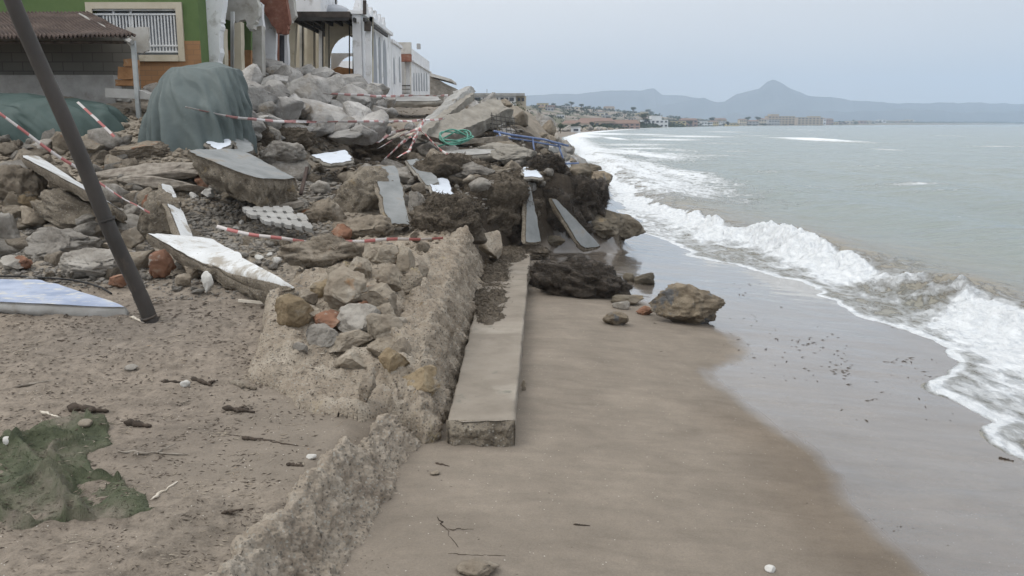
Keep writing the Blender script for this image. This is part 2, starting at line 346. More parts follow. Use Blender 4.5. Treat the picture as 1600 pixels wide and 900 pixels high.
M['tile_dado'] = block_mat('tile_dado', (.36, .20, .10), (.24, .15, .09), .3, .12)

# red and white barrier tape
t = NT('barrier_tape'); at = t.attr('along')
w = t.math('FRACT', t.math('MULTIPLY', at, 1 / .34)); M['tape'] = t.fin(t.mix(t.math('GREATER_THAN', w, .5), (.60, .56, .54), (.45, .16, .15)), .5, spec=.4)
t = NT('barrier_tape_faded'); at = t.attr('along')
w = t.math('FRACT', t.math('MULTIPLY', at, 1 / .5)); M['tape_faded'] = t.fin(t.mix(t.math('GREATER_THAN', w, .5), (.66, .63, .62), (.46, .24, .23)), .5, spec=.4)

# ground: sand, soil and rubble dust; colour and wetness come from the ground itself (attributes)
t = NT('sand_and_soil'); t.coords(rnd=False)
base = t.attr('tint', 'Color'); dry = t.attr('debris')
f1 = t.noise(1.7, 10, .65); f2 = t.noise(11, 10, .7); f3 = t.noise(70, 6, .7)
col = t.mix(1., base, t.ramp(f1, [(.3, .80), (.55, 1.), (.75, 1.18)]), 'MULTIPLY')
m2 = t.mix(dry, (1., 1., 1.), t.ramp(f2, [(.33, .62), (.5, 1.), (.7, 1.25)])); col = t.mix(1., col, m2, 'MULTIPLY')
col = t.mix(1., col, t.ramp(f3, [(.3, .86), (.5, 1.), (.7, 1.12)]), 'MULTIPLY')
sm = t.new('ShaderNodeMapping'); sm.inputs['Scale'].default_value = (.9, 3.2, 1); sm.inputs['Rotation'].default_value = (0, 0, R(-14)); t.l.new(t.co, sm.inputs[0])
col = t.mix(1., col, t.ramp(t.noise(1.5, 8, .6, .8, sm.outputs[0]), [(.3, .88), (.5, 1.), (.7, 1.08)]), 'MULTIPLY')
# fine dark plant litter and pale chips
lm = t.new('ShaderNodeMapping'); lm.inputs['Scale'].default_value = (1, 2.6, 1); t.l.new(t.co, lm.inputs[0])
lit = t.math('MULTIPLY', t.ramp(t.noise(26, 5, .75, 1.5, lm.outputs[0]), [(.58, 0.), (.66, 1.)]), dry)
col = t.mix(t.math('MULTIPLY', lit, .75), col, (.075, .058, .042))
sp = t.new('ShaderNodeSeparateColor'); t.l.new(t.vor(45, out=1), sp.inputs[0])
chip = t.math('MULTIPLY', t.math('GREATER_THAN', sp.outputs[0], .975), t.math('LESS_THAN', t.vor(45), .22))
col = t.mix(t.math('MULTIPLY', chip, .8), col, (.55, .52, .47))
wet = t.attr('wet'); rip = t.new('ShaderNodeMapping'); rip.inputs['Scale'].default_value = (2.2, .7, 1); rip.inputs['Rotation'].default_value = (0, 0, R(22)); t.l.new(t.co, rip.inputs[0])
wj = t.math('ADD', wet, t.math('MULTIPLY_ADD', t.noise(1.1, 5, .55, .4, rip.outputs[0]), .5, -.25)); ws = t.ramp(wj, [(.42, 0.), (.62, 1.)])
col = t.mix(ws, col, t.mix(1., col, (.66, .655, .67), 'MULTIPLY'))
damp = t.attr('damp'); col = t.mix(damp, col, t.mix(1., col, (.70, .66, .62), 'MULTIPLY'))
rgh = t.mix(ws, (.93, .93, .93), (.17, .17, .17))
hb = t.math('ADD', t.math('MULTIPLY', f2, t.math('ADD', t.math('MULTIPLY', dry, .85), .08)), t.math('MULTIPLY', f3, .18))
bs = t.new('ShaderNodeBump'); bs.inputs['Distance'].default_value = .05; t.l.new(hb, bs.inputs['Height']); t.l.new(t.math('MULTIPLY_ADD', ws, -.62, .7), bs.inputs['Strength'])
t.fin(col, rgh, bs.outputs[0], t.mix(ws, (.2, .2, .2), (.5, .5, .5))); t.l.new(t.math('MULTIPLY', ws, .75), t.b.inputs['Coat Weight']); t.b.inputs['Coat Roughness'].default_value = .07; t.b.inputs['Coat IOR'].default_value = 1.33
M['ground'] = t.m

# sea water with foam
t = NT('sea_water'); t.coords(rnd=False)
fo = t.attr('foam'); murk = t.attr('murk')
m1 = t.new('ShaderNodeMapping'); m1.inputs['Scale'].default_value = (1.15, .55, 1); t.l.new(t.co, m1.inputs[0])
n1 = t.noise(1.6, 10, .66, 1.0, m1.outputs[0]); n2 = t.noise(7, 8, .7, .6, m1.outputs[0])
e = t.vor(3.1, 'DISTANCE_TO_EDGE', co=t.mix(.16, m1.outputs[0], t.new('ShaderNodeTexNoise').outputs[1])); lace = t.ramp(e, [(.0, 1.), (.16, .35), (.45, 0.)])
fm = t.math('ADD', fo, t.math('MULTIPLY_ADD', n1, 1.5, -.75)); fm = t.math('ADD', fm, t.math('MULTIPLY_ADD', n2, .8, -.4)); fm = t.math('ADD', fm, t.math('MULTIPLY_ADD', lace, .22, -.08))
fm = t.math('MULTIPLY', fm, t.math('GREATER_THAN', fo, .04)); fmask = t.ramp(fm, [(.34, 0.), (.50, .42), (.66, .78), (.85, 1.)])
water = t.mix(murk, t.mix(t.ramp(t.noise(.05, 4), [(.35, 0.), (.65, 1.)]), (.205, .245, .228), (.235, .27, .248)), (.255, .235, .19))
foamc = t.ramp(n2, [(.3, (.60, .64, .68)), (.55, (.84, .87, .89))])
col = t.mix(fmask, water, foamc)
m3 = t.new('ShaderNodeMapping'); m3.inputs['Scale'].default_value = (.55, 1.9, 1); m3.inputs['Rotation'].default_value = (0, 0, R(12)); t.l.new(t.co, m3.inputs[0])
rp = t.noise(1.3, 8, .6, .3, m3.outputs[0]); rp2 = t.noise(.16, 5, .55, .2, m3.outputs[0])
nr = t.bump(rp, .8, .16); nr = t.bump(rp2, .6, .9, nr); nr = t.bump(t.math('MULTIPLY', t.math('ADD', n2, n1), fmask), .9, .10, nr)
t.fin(col, t.mix(fmask, (.16, .16, .16), (.8, .8, .8)), nr, t.mix(fmask, (.5, .5, .5), (.15, .15, .15))); t.b.inputs['IOR'].default_value = 1.33
M['sea'] = t.m
t = NT('mountain_rock'); t.coords(rnd=False); M['hills'] = t.fin(t.ramp(t.noise(.004, 10), [(.3, (.05, .055, .05)), (.7, (.12, .12, .11))]), .95)

# ------------------------------------------------------------------ ground
XS = pl([(-20, 3.6), (0, 4.0), (5, 4.4), (7.5, 4.6), (8.6, 4.95), (9.7, 5.1), (11.8, 5.55), (14.4, 5.55), (18.8, 4.8), (21.3, 4.15), (25, 3.85), (31, 3.9), (44, 4.3), (60, 4.8), (100, 6.6), (193, 11), (297, 22), (420, 45), (594, 85), (1034, 220), (1500, 500), (2500, 1300), (4000, 2500), (5200, 4200), (7400, 8000)])
XE = pl([(-20, -3), (1, -1.6), (2.5, -1.4), (4.8, -1.12), (7, -.93), (8, -.84), (15, -.75), (16.6, -.3), (18.2, .9), (19.2, 2.1), (20.5, 2.7), (22, 2.8), (28, 2.9), (40, 3.4), (60, 3.9), (100, 5), (193, 6), (297, 9), (420, 20), (594, 50), (1034, 170), (1500, 440), (2500, 1200), (4000, 2380), (5200, 4000), (7400, 7500)])
XW = pl([(-20, 2.7), (3, 2.7), (4.97, 2.62), (5.7, 2.52), (6.33, 2.5), (6.9, 2.66), (7.35, 2.66), (8.15, 2.42), (9.2, 2.14), (9.6, 2.12), (10.1, 2.5), (10.6, 2.85), (11.4, 2.9), (12.5, 2.3), (14, 1.6), (16, .9), (18, .6), (40, .5), (100, 3), (300, 12), (594, 70), (1034, 200), (7400, 8000)])
ZU_R = pl([(-20, .4), (0, .42), (4, .47), (6, .58), (8, .70), (9.5, .84), (11, .95), (12.5, 1.08), (14, 1.25), (16, 1.5), (18, 1.8), (20, 1.95), (23, 2.3), (26, 2.85), (30, 3.15), (36, 3.5), (45, 3.8), (60, 3.9), (90, 3.6), (150, 3.2), (420, 3.5), (800, 4), (7400, 8)])
ZU_L = pl([(-20, .4), (0, .42), (4, .47), (6, .58), (8, .70), (9.5, .84), (11, .95), (12.5, 1.1), (14, 1.45), (16, 2.1), (17, 2.5), (18.5, 3.0), (20, 3.5), (22, 3.85), (30, 3.95), (45, 3.95), (90, 4.0), (150, 3.2), (420, 3.5), (800, 4), (7400, 8)])
WE = pl([(0, .4), (15, .4), (18, .8), (20, 1.5), (23, 3.4), (40, 4.), (80, 5), (200, 9), (600, 40), (1500, 80), (7400, 300)])
def terr(X, Y, detail=True):
    X = np.asarray(X, float); Y = np.asarray(Y, float)
    near = ss(120, 60, Y)
    xs = XS(Y) ; d = xs - X
    zb = np.where(d > 0, np.minimum(d * .088, .40 + .004 * np.clip(d, 0, 300)), np.maximum(d * .06, -2.0))
    w = ss(-3.5, -6.5, X); zu = ZU_R(Y) * (1 - w) + ZU_L(Y) * w
    # inland the far ground rises gently to scrubby dunes
    inl = np.clip(d, 0, 600); zu = zu + ss(200, 400, Y) * ss(3000, 1500, Y) * ss(12, 190, inl) * 17 * ss(360, 80, X)
    e = XE(Y) - X; wob = .22 * fbm(vec3(X, Y) * .8, 3, 5) * near if detail else 0
    m = ss(0, 1, (e + wob) / WE(Y) + .15)
    z = zb * (1 - m) + np.maximum(zu, zb) * m
    if detail:
        p = vec3(X, Y)
        rub = m * ss(10.2, 12.5, Y) * near
        soil = m * ss(13, 11, Y)
        path = ss(-5.6, -4.6, X) * ss(-.8, -1.6, X) * ss(26, 28, Y)
        z = z + rub * (1 - .8 * path) * (.13 * fbm(p * 1.1, 5, 11) + .05 * fbm(p * 4, 4, 12))
        smooth = ss(-3.3, -1.9, X - .25 * np.sin(Y * 2)) * ss(5.4, 6.0, Y) * ss(8.2, 7.2, Y)     # the tongue of smooth sand
        lump = np.maximum(fbm(p * np.array([2.4, 4.2, 1]), 4, 21), -.1)
        z = z + soil * (1 - .85 * smooth) * (.05 * lump + .018 * fbm(p * 9, 4, 22) + .02 * fbm(p * .7, 3, 23))
        z = z + (1 - m) * near * (.012 * fbm(p * .6, 3, 31) + .004 * fbm(p * np.array([1.2, 3.5, 1]), 3, 33)) * ss(-.5, .5, d)
        # scour along the foot of the concrete strip
    return z
# height table of the near ground, so that things can be stood on it quickly
_cx = np.arange(-17, 9, .05); _cy = np.arange(1.5, 62, .05)
_CX, _CY = np.meshgrid(_cx, _cy, indexing='ij'); HT = terr(_CX, _CY)
_ys = np.concatenate([np.arange(2, 61.5, .03), np.geomspace(61.5, 900, 300)])
def hsamp(x, y):
    fx = np.clip((x + 17) / .05, 0, len(_cx) - 1.001); fy = np.clip((y - 1.5) / .05, 0, len(_cy) - 1.001)
    i = fx.astype(int); j = fy.astype(int); a = fx - i; b = fy - j
    return HT[i, j] * (1 - a) * (1 - b) + HT[i + 1, j] * a * (1 - b) + HT[i, j + 1] * (1 - a) * b + HT[i + 1, j + 1] * a * b
_nf = _ys < 61
def G(px, py):
    d = ray(px, py); t = _ys / d[1]; x = d[0] * t
    zr = H + d[2] * t; zt = np.concatenate([hsamp(x[_nf], _ys[_nf]), terr(x[~_nf], _ys[~_nf], False)])
    k = np.argmax(zr <= zt)
    if k == 0: raise ValueError('no ground hit %s %s' % (px, py))
    return Vector((d[0] * t[k], _ys[k], float(zt[k])))

ang = np.concatenate([np.linspace(-math.pi, -.62, 60, endpoint=False), np.linspace(-.62, .56, 880), np.linspace(.56, math.pi, 60)[1:-1]])
rad = np.concatenate([np.geomspace(.4, 2.5, 14, endpoint=False), np.geomspace(2.5, 60, 820, endpoint=False), np.geomspace(60, 7300, 260)])
A, Rr = np.meshgrid(ang, rad, indexing='ij'); X = Rr * np.sin(A); Y = Rr * np.cos(A)
Z = terr(X, Y)
d = XS(Y) - X; e = XE(Y) - X
m = ss(0, 1, e / WE(Y) + .15); rub = m * ss(10.0, 12.0, Y)
near = ss(150, 70, Y)
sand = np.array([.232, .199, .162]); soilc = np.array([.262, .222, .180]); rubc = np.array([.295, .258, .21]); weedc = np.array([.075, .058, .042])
pathc = np.array([.29, .25, .205])
tint = np.ones(X.shape + (3,)) * sand
def blend(c, w):
    global tint
    tint = tint * (1 - w[..., None]) + np.array(c) * w[..., None]
p = vec3(X, Y)
blend(soilc, m); blend(rubc, rub * near)
smooth = ss(-3.3, -1.9, X - .25 * np.sin(Y * 2)) * ss(5.4, 6.0, Y) * ss(8.2, 7.2, Y) * m
blend(sand * .97, smooth)
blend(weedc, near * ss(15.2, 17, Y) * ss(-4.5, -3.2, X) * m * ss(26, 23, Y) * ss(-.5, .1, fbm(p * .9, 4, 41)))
blend([.062, .050, .038], near * ss(.02, .14, m) * ss(15.9, 16.5, Y) * ss(30, 26, Y) * ss(-1.6, -.6, X))  # dark seaweed tone, with the shade of the hollow painted in
path = ss(-5.6, -4.6, X) * ss(-.8, -1.6, X) * ss(25, 27, Y) * near
blend(pathc, path)
far = ss(120, 260, Y) * ss(14, 40, d)
blend([.13, .125, .07], far * ss(-.4, .5, fbm(p * .02, 4, 42)))
blend([.30, .255, .19], far * ss(.3, .7, fbm(p * .011, 4, 43)) * .5)
for sx, sy, sw, sc in ((-2.6, 6.6, .8, [.20, .17, .14]), (-4.2, 9.5, 1.2, [.20, .175, .15]), (-1.9, 5.2, .6, [.22, .19, .155]), (-6, 10, 1.2, [.23, .19, .15])):
    blend(sc, .7 * m * np.exp(-((X - sx) ** 2 + (Y - sy) ** 2) / sw ** 2))
debris = np.clip(m * (1 - .9 * smooth) + .12 * (1 - m), 0, 1) * (1 - .5 * path)
wet = .5 + (X - XW(Y)) / 0.75 * np.clip(6 / np.maximum(Y, 3), .35, 1.4)
wet = np.clip(wet, 0, 1.2) * (1 - m) * ss(200, 100, Y)
dampn = (1 - m) * np.exp(-((X - XW(Y) + .25) / .45) ** 2) * ss(9, 7.5, Y) * .75
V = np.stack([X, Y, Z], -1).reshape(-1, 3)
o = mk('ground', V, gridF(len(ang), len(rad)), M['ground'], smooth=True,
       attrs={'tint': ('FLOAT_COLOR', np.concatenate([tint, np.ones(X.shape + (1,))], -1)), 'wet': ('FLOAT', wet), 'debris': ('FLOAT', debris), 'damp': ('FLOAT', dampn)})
tag(o, 'pale brown sand and soil of the eroded beach', kind='structure')

# ------------------------------------------------------------------ sea
XC = pl([(0, 8.2), (9, 7.7), (12, 7.25), (15.5, 7.15), (18.5, 6.9), (22, 6.3), (27, 5.45), (31, 5.0), (44, 5.4), (70, 7.5), (100, 9), (193, 15)])
CA = pl([(0, .38), (10, .42), (12, .40), (13.5, .52), (15, .62), (17, .50), (19, .58), (21.5, .74), (24, .55), (28, .48), (32, .5), (45, .4), (80, .3), (120, .1), (200, 0)])
blobs = []   # (centre, half length across, half length along, strength)
def fb(px, py, wpx, hpx, s):
    c = PZ(px, py, 0); sc = depth(c) / F; dy = abs(PZ(px, py - hpx / 2, 0).y - PZ(px, py + hpx / 2, 0).y)
    blobs.append((c.x, c.y, wpx * sc / 2, dy / 2, s))
for a in ((1287, 220, 64, 7, 1.7), (1262, 219, 24, 8, 1.8), (1345, 223, 50, 3, .8), (1080, 213, 150, 4, 1.0), (1010, 210, 90, 4, .9), (960, 217, 26, 5, 1.6), (990, 226, 200, 5, .85), (930, 234, 100, 8, 1.2), (1120, 224, 120, 4, .6), (1060, 235, 120, 4, .65),
          (1430, 289, 130, 4, .85), (1300, 292, 140, 3, .6), (1080, 272, 120, 5, .8), (960, 262, 110, 14, 1.2), (1250, 304, 70, 4, .5), (1385, 234, 34, 4, .8), (1560, 229, 120, 2, .75), (940, 209, 120, 4, 1.2), (1040, 218, 140, 4, 1.0), (960, 240, 130, 6, 1.0), (1100, 243, 160, 4, .7), (1000, 232, 120, 4, 1.1), (1150, 236, 90, 3, .6), (1000, 262, 130, 6, .85), (1200, 268, 120, 3, .5), (1480, 300, 160, 3, .45), (1130, 206, 80, 2, .8), (1480, 212, 60, 2, .6), (1390, 260, 130, 3, .45), (1540, 345, 130, 4, .4), (1000, 276, 90, 8, .9), (1255, 203, 16, 2, 1.), (900, 212, 90, 7, 1.3), (890, 225, 60, 10, 1.3), (925, 248, 80, 16, 1.2), (1020, 250, 160, 5, .7), (1180, 212, 90, 2, .6), (930, 290, 60, 20, 1.0)):
    fb(*a)
ang = np.concatenate([np.linspace(-1.3, -.02, 26, endpoint=False), np.linspace(-.02, .58, 620), np.linspace(.58, 2.0, 40)[1:]])
rad = np.concatenate([np.geomspace(2.5, 5, 12, endpoint=False), np.geomspace(5, 75, 900, endpoint=False), np.geomspace(75, 400, 300, endpoint=False), np.geomspace(400, 7300, 90)])
A, Rr = np.meshgrid(ang, rad, indexing='ij'); X = Rr * np.sin(A); Y = Rr * np.cos(A); p = vec3(X, Y)
nf = ss(320, 140, Y)
wobc = .35 * fbm(vec3(X * 0, Y * .55), 3, 61) + .12 * fbm(p * .9, 3, 62)
s = X - XC(Y) - wobc
scal = (.28 * np.sin(Y * 1.15 + .6) + .30 * fbm(vec3(X * .25, Y * .9), 3, 63) + .07 * fbm(p * 3, 3, 64)) * ss(60, 20, Y)
d = X - XS(Y) - scal                      # >0 on the water side of the swash line
amp = CA(Y) * (1 + .25 * fbm(vec3(X * 0, Y * .7), 3, 65))
crest = np.where(s < 0, np.exp(-(s / .55) ** 2), np.exp(-(s / 1.9) ** 2))
turb = fbm(p * 2.3, 5, 66, .6); fine = fbm(p * 7, 3, 67, .6)
foamy = ss(.35, -.1, s) * ss(-4.5, -1.0, s)       # broken water in front of the crest
front = np.where(s < 0, np.exp(-(s / .85) ** 2), np.exp(-(s / .16) ** 2)) * (.86 + .25 * turb)
amp = amp * .78
h = amp * crest + nf * (.05 * fbm(p * np.array([.45, .22, 1]), 4, 68) + .03 * fbm(p * np.array([.8, 1.6, 1]), 4, 69) + .15 * ss(1.0, 7, s) * np.sin((X * .85 + .12 * Y + 1.5 * fbm(p * .06, 2, 70)) * .9) * ss(90, 30, Y))
h = h + amp * .26 * front * turb + .10 * amp * front * fine + foamy * (.045 * turb + .018 * fine)
h = h + ss(1, -1.5, s) * .03
bank = terr(X, Y, False)
film = bank + .022 * ss(0, .25, d) + .05 * ss(0, 2.2, d) + .012 * turb * ss(0, .4, d) - .012 * ss(.0, -.03, d) - .3 * ss(0, -1.2, d)
w = ss(.2, 2.6, d); h = np.where(Y < 130, film * (1 - w) + h * w, h)
h = np.where((d < -.02) & (Y < 130), np.minimum(h, bank - .01), h)
solid = ss(14.2, 13.2, Y) + ss(16.0, 17.2, Y)          # where the crest has already broken; between them it still curls green
foam = 1.08 * front * np.clip(solid + .12, 0, 1) * ss(110, 50, Y) + foamy * (.40 + .16 * turb) * ss(80, 30, Y)
foam = np.maximum(foam, (1.0 * np.exp(-((d - .08) / .11) ** 2) + .42 * ss(0, .3, d) * ss(3.6, 1.0, d)) * ss(60, 25, Y))
foam = np.where((s < -.3) & (Y < 12.6), foam + .28 * ss(0, 1, d), foam)
foam = np.where(Y > 22, np.maximum(foam, (.62 + .2 * turb) * ss(.15, -.2, s) * ss(0, .3, d) * ss(90, 60, Y)), foam)
for cx, cy, a, b, st in blobs:
    g = st * np.exp(-(((X - cx) / a) ** 2 + ((Y - cy) / b) ** 2) * 1.1)
    foam = np.maximum(foam, g * .8); 
    if st > 1.5: h = h + .14 * g * ss(20, 100, Y)
bn = fbm(np.stack([X * .30 + .02 * Y, Y * .035, X * 0], -1) + .3 * turb[..., None], 4, 81)
foam = np.maximum(foam, (.22 + 1.1 * np.clip(bn, -.3, .7)) * ss(28, 42, Y) * ss(200, 90, Y) * ss(6 + Y * .14, 2 + Y * .04, d) * ss(0, .6, d))
foam = np.where(Y > 90, np.maximum(foam, .85 * np.exp(-((d - 2) / (1.5 + Y * .012)) ** 2) * ss(900, 300, Y)), foam)
foam = foam * (d > -.05)
murk = np.clip(ss(7, 0, s) * .8 + .1 * turb, 0, 1) * ss(130, 50, Y) + np.exp(-((s - .15) / .5) ** 2) * .3
V = np.stack([X, Y, h - (Rr > 7000) * 0], -1).reshape(-1, 3)
o = mk('sea', V, gridF(len(ang), len(rad)), M['sea'], smooth=True, attrs={'foam': ('FLOAT', foam), 'murk': ('FLOAT', np.clip(murk, 0, 1))})
tag(o, 'grey green sea with white foaming waves', kind='structure')

# ------------------------------------------------------------------ mountains beyond the bay
def mountain(name, pts, Y0, seed, depth_k=1.6):
    pts = sorted(pts); n = 700
    xs = np.linspace(pts[0][0], pts[-1][0], n); ys = np.interp(xs, *zip(*pts))
    ys = ys + 1.6 * fbm(vec3(xs * .06, xs * 0), 5, seed)
    q = [P(a, b, Y0) for a, b in zip(xs, ys)]; q = np.array([tuple(v) for v in q]); hgt = np.maximum(q[:, 2], 4)
    prof = [(-1, -.01), (-.8, .12), (-.6, .3), (-.4, .52), (-.2, .78), (0, 1), (.2, .8), (.6, .35), (1, -.01)]
    V = []
    for i, (c, k) in enumerate(prof):
        yy = Y0 + c * hgt * depth_k * (1 + .25 * fbm(vec3(q[:, 0] * .006, q[:, 0] * 0 + i), 4, seed + 9))
        V.append(np.stack([q[:, 0] * (yy / Y0) ** .0, yy, hgt * k * (1 + (.14 * fbm(vec3(q[:, 0] * .01, q[:, 0] * 0 + i * 3.), 4, seed + 4) if 0 < k < 1 else 0))], -1))
    return tag(mk(name, np.stack(V, 0).reshape(-1, 3), gridF(len(prof), n), M['hills'], smooth=True), None, None, None, 'structure')
mountain('hills', [(560, 152), (700, 146), (820, 150), (905, 146), (945, 143), (1000, 141), (1022, 139), (1034, 148), (1070, 150), (1104, 155), (1118, 160), (1160, 172), (1300, 182), (1500, 190)], 5700, 3)
mountain('hills', [(1060, 192), (1150, 178), (1240, 172), (1330, 174), (1420, 170), (1500, 175), (1600, 172), (1800, 180), (1950, 188)], 4500, 15)
mountain('mountain', [(880, 190), (960, 176), (1020, 168), (1080, 157), (1100, 153), (1114, 160), (1132, 159), (1150, 147), (1185, 139), (1200, 128), (1208, 125), (1218, 129), (1236, 140), (1260, 148), (1300, 152), (1330, 158), (1360, 157), (1400, 162), (1480, 160), (1600, 163), (1750, 168), (1900, 176)], 5200, 8)

# ------------------------------------------------------------------ buildings
def panel(mb, pxpoly, Y, th, m=0):
    """an upright slab facing the viewer, its outline given at distance Y"""
    mb.prism([P(a, b, Y) for a, b in pxpoly], (0, th, 0), m)
def torn(pts, seed, amp=2.2, n=5):
    """ragged outline: subdivide and jitter"""
    rng = random.Random(seed); out = []
    for (a, b), (c, d_) in zip(pts, pts[1:] + pts[:1]):
        for k in range(n):
            f = k / n; j = 0 if k == 0 else amp
            out.append((a + (c - a) * f + rng.uniform(-j, j), b + (d_ - b) * f + rng.uniform(-j, j)))
    return out
def xyz_at(px, Y, z):     # point on the column px at distance Y and height z
    dcam = Y * CT + (H - z) * ST
    return Vector(((px - 800) / F * dcam, Y, z))

# --- the green house with the barred window
YG = 22.0
gb = empty('green_house', xyz_at(200, YG, 3.9), 'green rendered house with a white barred window and orange tiled base', 'house')
mb = MB()
def rectp(x0, y0, x1, y1): return [(x0, y0), (x1, y0), (x1, y1), (x0, y1)]
wx0, wx1, wz0, wz1 = P(147, 40, YG).x, P(277, 40, YG).x, P(200, 86, YG).z, P(200, 14, YG).z
gx0, gx1, gz1 = -17, P(312, 60, YG).x, 7.6
for (a, b, c, e_) in ((gx0, wx0, 3.2, gz1), (wx1, gx1, 3.2, gz1), (wx0, wx1, 3.2, wz0), (wx0, wx1, wz1, gz1)): mb.box((a, YG, c), (b, YG + .3, e_))
mb.box((gx0, YG + .3, 3.2), (gx0 + .3, YG + 7, gz1)); mb.box((gx1 - .3, YG + .3, 3.2), (gx1, YG + 1.4, gz1))
mb.build('wall', M['green_wall'], gb)
mb = MB(); zt_ = P(290, 64, YG).z; zt2 = P(200, 96, YG).z
mb.box((P(284, 60, YG).x, YG - .03, 3.4), (gx1 + .01, YG - .002, zt_)); mb.box((-14, YG - .03, 3.4), (P(284, 60, YG).x - .002, YG - .002, zt2))
mb.build('tiled_base', M['tile_dado'], gb)
mb = MB(); mb.box((gx0 - .2, YG - .2, gz1), (gx1 + .2, YG + 7, gz1 + .2)); mb.build('roof', M['pale_concrete'], gb)
fr = empty('window', (wx0, YG, wz0), None, None); fr.parent = gb; fr.location = Vector((wx0, YG, wz0)) - gb.location
mb = MB(); t_ = .15
mb.box((wx0 - t_, YG - .06, wz0 - t_), (wx0, YG + .06, wz1 + t_)); mb.box((wx1, YG - .06, wz0 - t_), (wx1 + t_, YG + .06, wz1 + t_))
mb.box((wx0, YG - .06, wz1), (wx1, YG + .06, wz1 + t_)); mb.box((wx0, YG - .09, wz0 - t_), (wx1, YG + .06, wz0)); mb.build('frame', M['cream'], fr)
mb = MB(); mb.box((wx0, YG + .2, wz0), (wx1, YG + .22, wz1)); mb.build('pane', M['shade_plaster'], fr)
mb = MB(); nb = 26
for k in range(nb + 1):
    x = wx0 + (wx1 - wx0) * k / nb
    if .10 < k / nb < .99 or k % 2: mb.box((x - .016, YG + .02, wz0 + .1), (x + .016, YG + .045, wz1 - .12))
for z in (wz0 + .06, wz0 + .2, wz1 - .14, wz1 - .04): mb.box((wx0, YG + .0, z), (wx1, YG + .018, z + .04))
for x in (wx0 + (wx1 - wx0) * .43, wx0 + (wx1 - wx0) * .22): mb.box((x, YG + .046, wz0), (x + .05, YG + .07, wz1))
mb.build('grille', M['metal_white'], fr)

# --- the torn open row house right of it
rh = empty('ruined_house', xyz_at(390, 25, 3.9), 'torn open row house with broken white and cream party walls beside the green house', 'house')
def part(name, mat, parent, *specs, smooth=False):
    mb = MB()
    for s_ in specs: panel(mb, *s_)
    return mb.build(name, M[mat], parent, smooth)
part('party_wall', 'plaster', rh, (torn([(300, -30), (352, -30), (345, 30), (343, 48), (342, 108), (313, 106), (313, 45), (306, 12)], 3), 22.6, .35))
part('party_wall', 'cream', rh, (torn([(341, 44), (350, 44), (351, 112), (341, 110)], 4, .6), 23.6, .3))
part('inner_wall', 'green_wall', rh, (rectp(349, 20, 392, 78), 25.6, .15))
part('inner_wall', 'orange_tile', rh, (rectp(349, 78.3, 392, 112), 25.6, .16))
part('door_frame', 'metal_white', rh, (rectp(360, 18, 365, 110), 24.6, .12))
part('party_wall', 'cream', rh, (torn([(366, 36), (376, 34), (378, 115), (366, 113)], 5, .8), 24.3, .3))
part('party_wall', 'dirty_plaster', rh, (torn([(346, -30), (400, -30), (404, 20), (396, 44), (390, 48), (382, 30), (370, 36), (352, 30)], 6, 2.2), 24.9, .3))
part('party_wall', 'dirty_plaster', rh, (torn([(391, 44), (409, 40), (410, 118), (392, 118)], 7, .8), 26.2, .35))
part('party_wall', 'plaster', rh, (torn([(396, 0), (410, 6), (412, 45), (398, 48)], 8, 1.5), 26.4, .2))
part('upper_wall', 'brick', rh, (torn([(398, -40), (442, -40), (452, 32), (448, 52), (432, 52), (420, 30), (408, 8)], 9, 2), 27.6, .3))
part('party_wall', 'plaster', rh, (torn([(412, 22), (430, 28), (431, 124), (414, 120)], 10, 1.), 27.9, .2))
part('door_frame', 'brick', rh, (rectp(430, 50, 434, 124), 28.1, .2))
part('party_wall', 'plaster', rh, (torn([(433, 50), (449, 46), (450, 124), (433, 124)], 11, 1.), 28.4, .25))
part('dark_doorway', 'glass_dark', rh, (rectp(437, 55, 444, 113), 28.36, .03))
part('beam', 'dirty_plaster', rh, (torn([(440, -40), (456, -40), (462, 25), (452, 36), (446, 10)], 12, 1.4), 28.9, .3))
mb = MB(); mb.box((-13, 29.3, 3.4), (xyz_at(452, 29.3, 4).x, 29.6, 8.5)); mb.build('back_wall', M['dirty_plaster'], rh)
mb = MB(); mb.box((-13.5, 22.6, 3.3), (-10.5, 29.3, 7.4)); mb.build('rear_room', M['dirty_plaster'], rh)

# --- the white building with the arcade
YA = 30.0; XA = -4.93
ab = empty('arched_building', (XA, YA, 3.7), 'white arcaded building torn open at its front under a dark flat canopy', 'building')
ztop = P(575, 22, YA).z; zb_ = 3.6
# sea wall with three tall blind arches (faces +x, runs away from the viewer)
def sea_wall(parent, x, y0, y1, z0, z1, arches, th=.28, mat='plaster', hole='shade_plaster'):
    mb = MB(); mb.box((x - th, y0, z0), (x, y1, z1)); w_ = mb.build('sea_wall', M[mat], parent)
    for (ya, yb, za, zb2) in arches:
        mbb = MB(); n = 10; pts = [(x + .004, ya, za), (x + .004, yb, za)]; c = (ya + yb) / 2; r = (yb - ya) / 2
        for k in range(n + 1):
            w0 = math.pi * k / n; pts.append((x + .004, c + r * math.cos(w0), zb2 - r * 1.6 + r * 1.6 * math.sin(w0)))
        mbb.prism(pts, (.012, 0, 0)); mbb.build('arched_recess', M[hole], parent)  # flat sheet on the wall, shade of a recess given by its colour
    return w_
def Yat(px, x, z=4.5):   # distance at which the plane x shows at column px
    return (x * F / (px - 800) - (H - z) * ST) / CT
def zat(py, Y): return P(600, py, Y).z
arches = []
for a, b, t0, b0 in ((583.5, 589, 50, 132), (592.5, 596, 58, 134), (599.5, 604.5, 62, 134)):
    ya, yb = Yat(a, XA), Yat(b, XA); arches.append((ya, yb, zat(b0, ya), zat(t0, (ya + yb) / 2)))
sea_wall(ab, XA, YA, Yat(612, XA), zb_, ztop, arches)
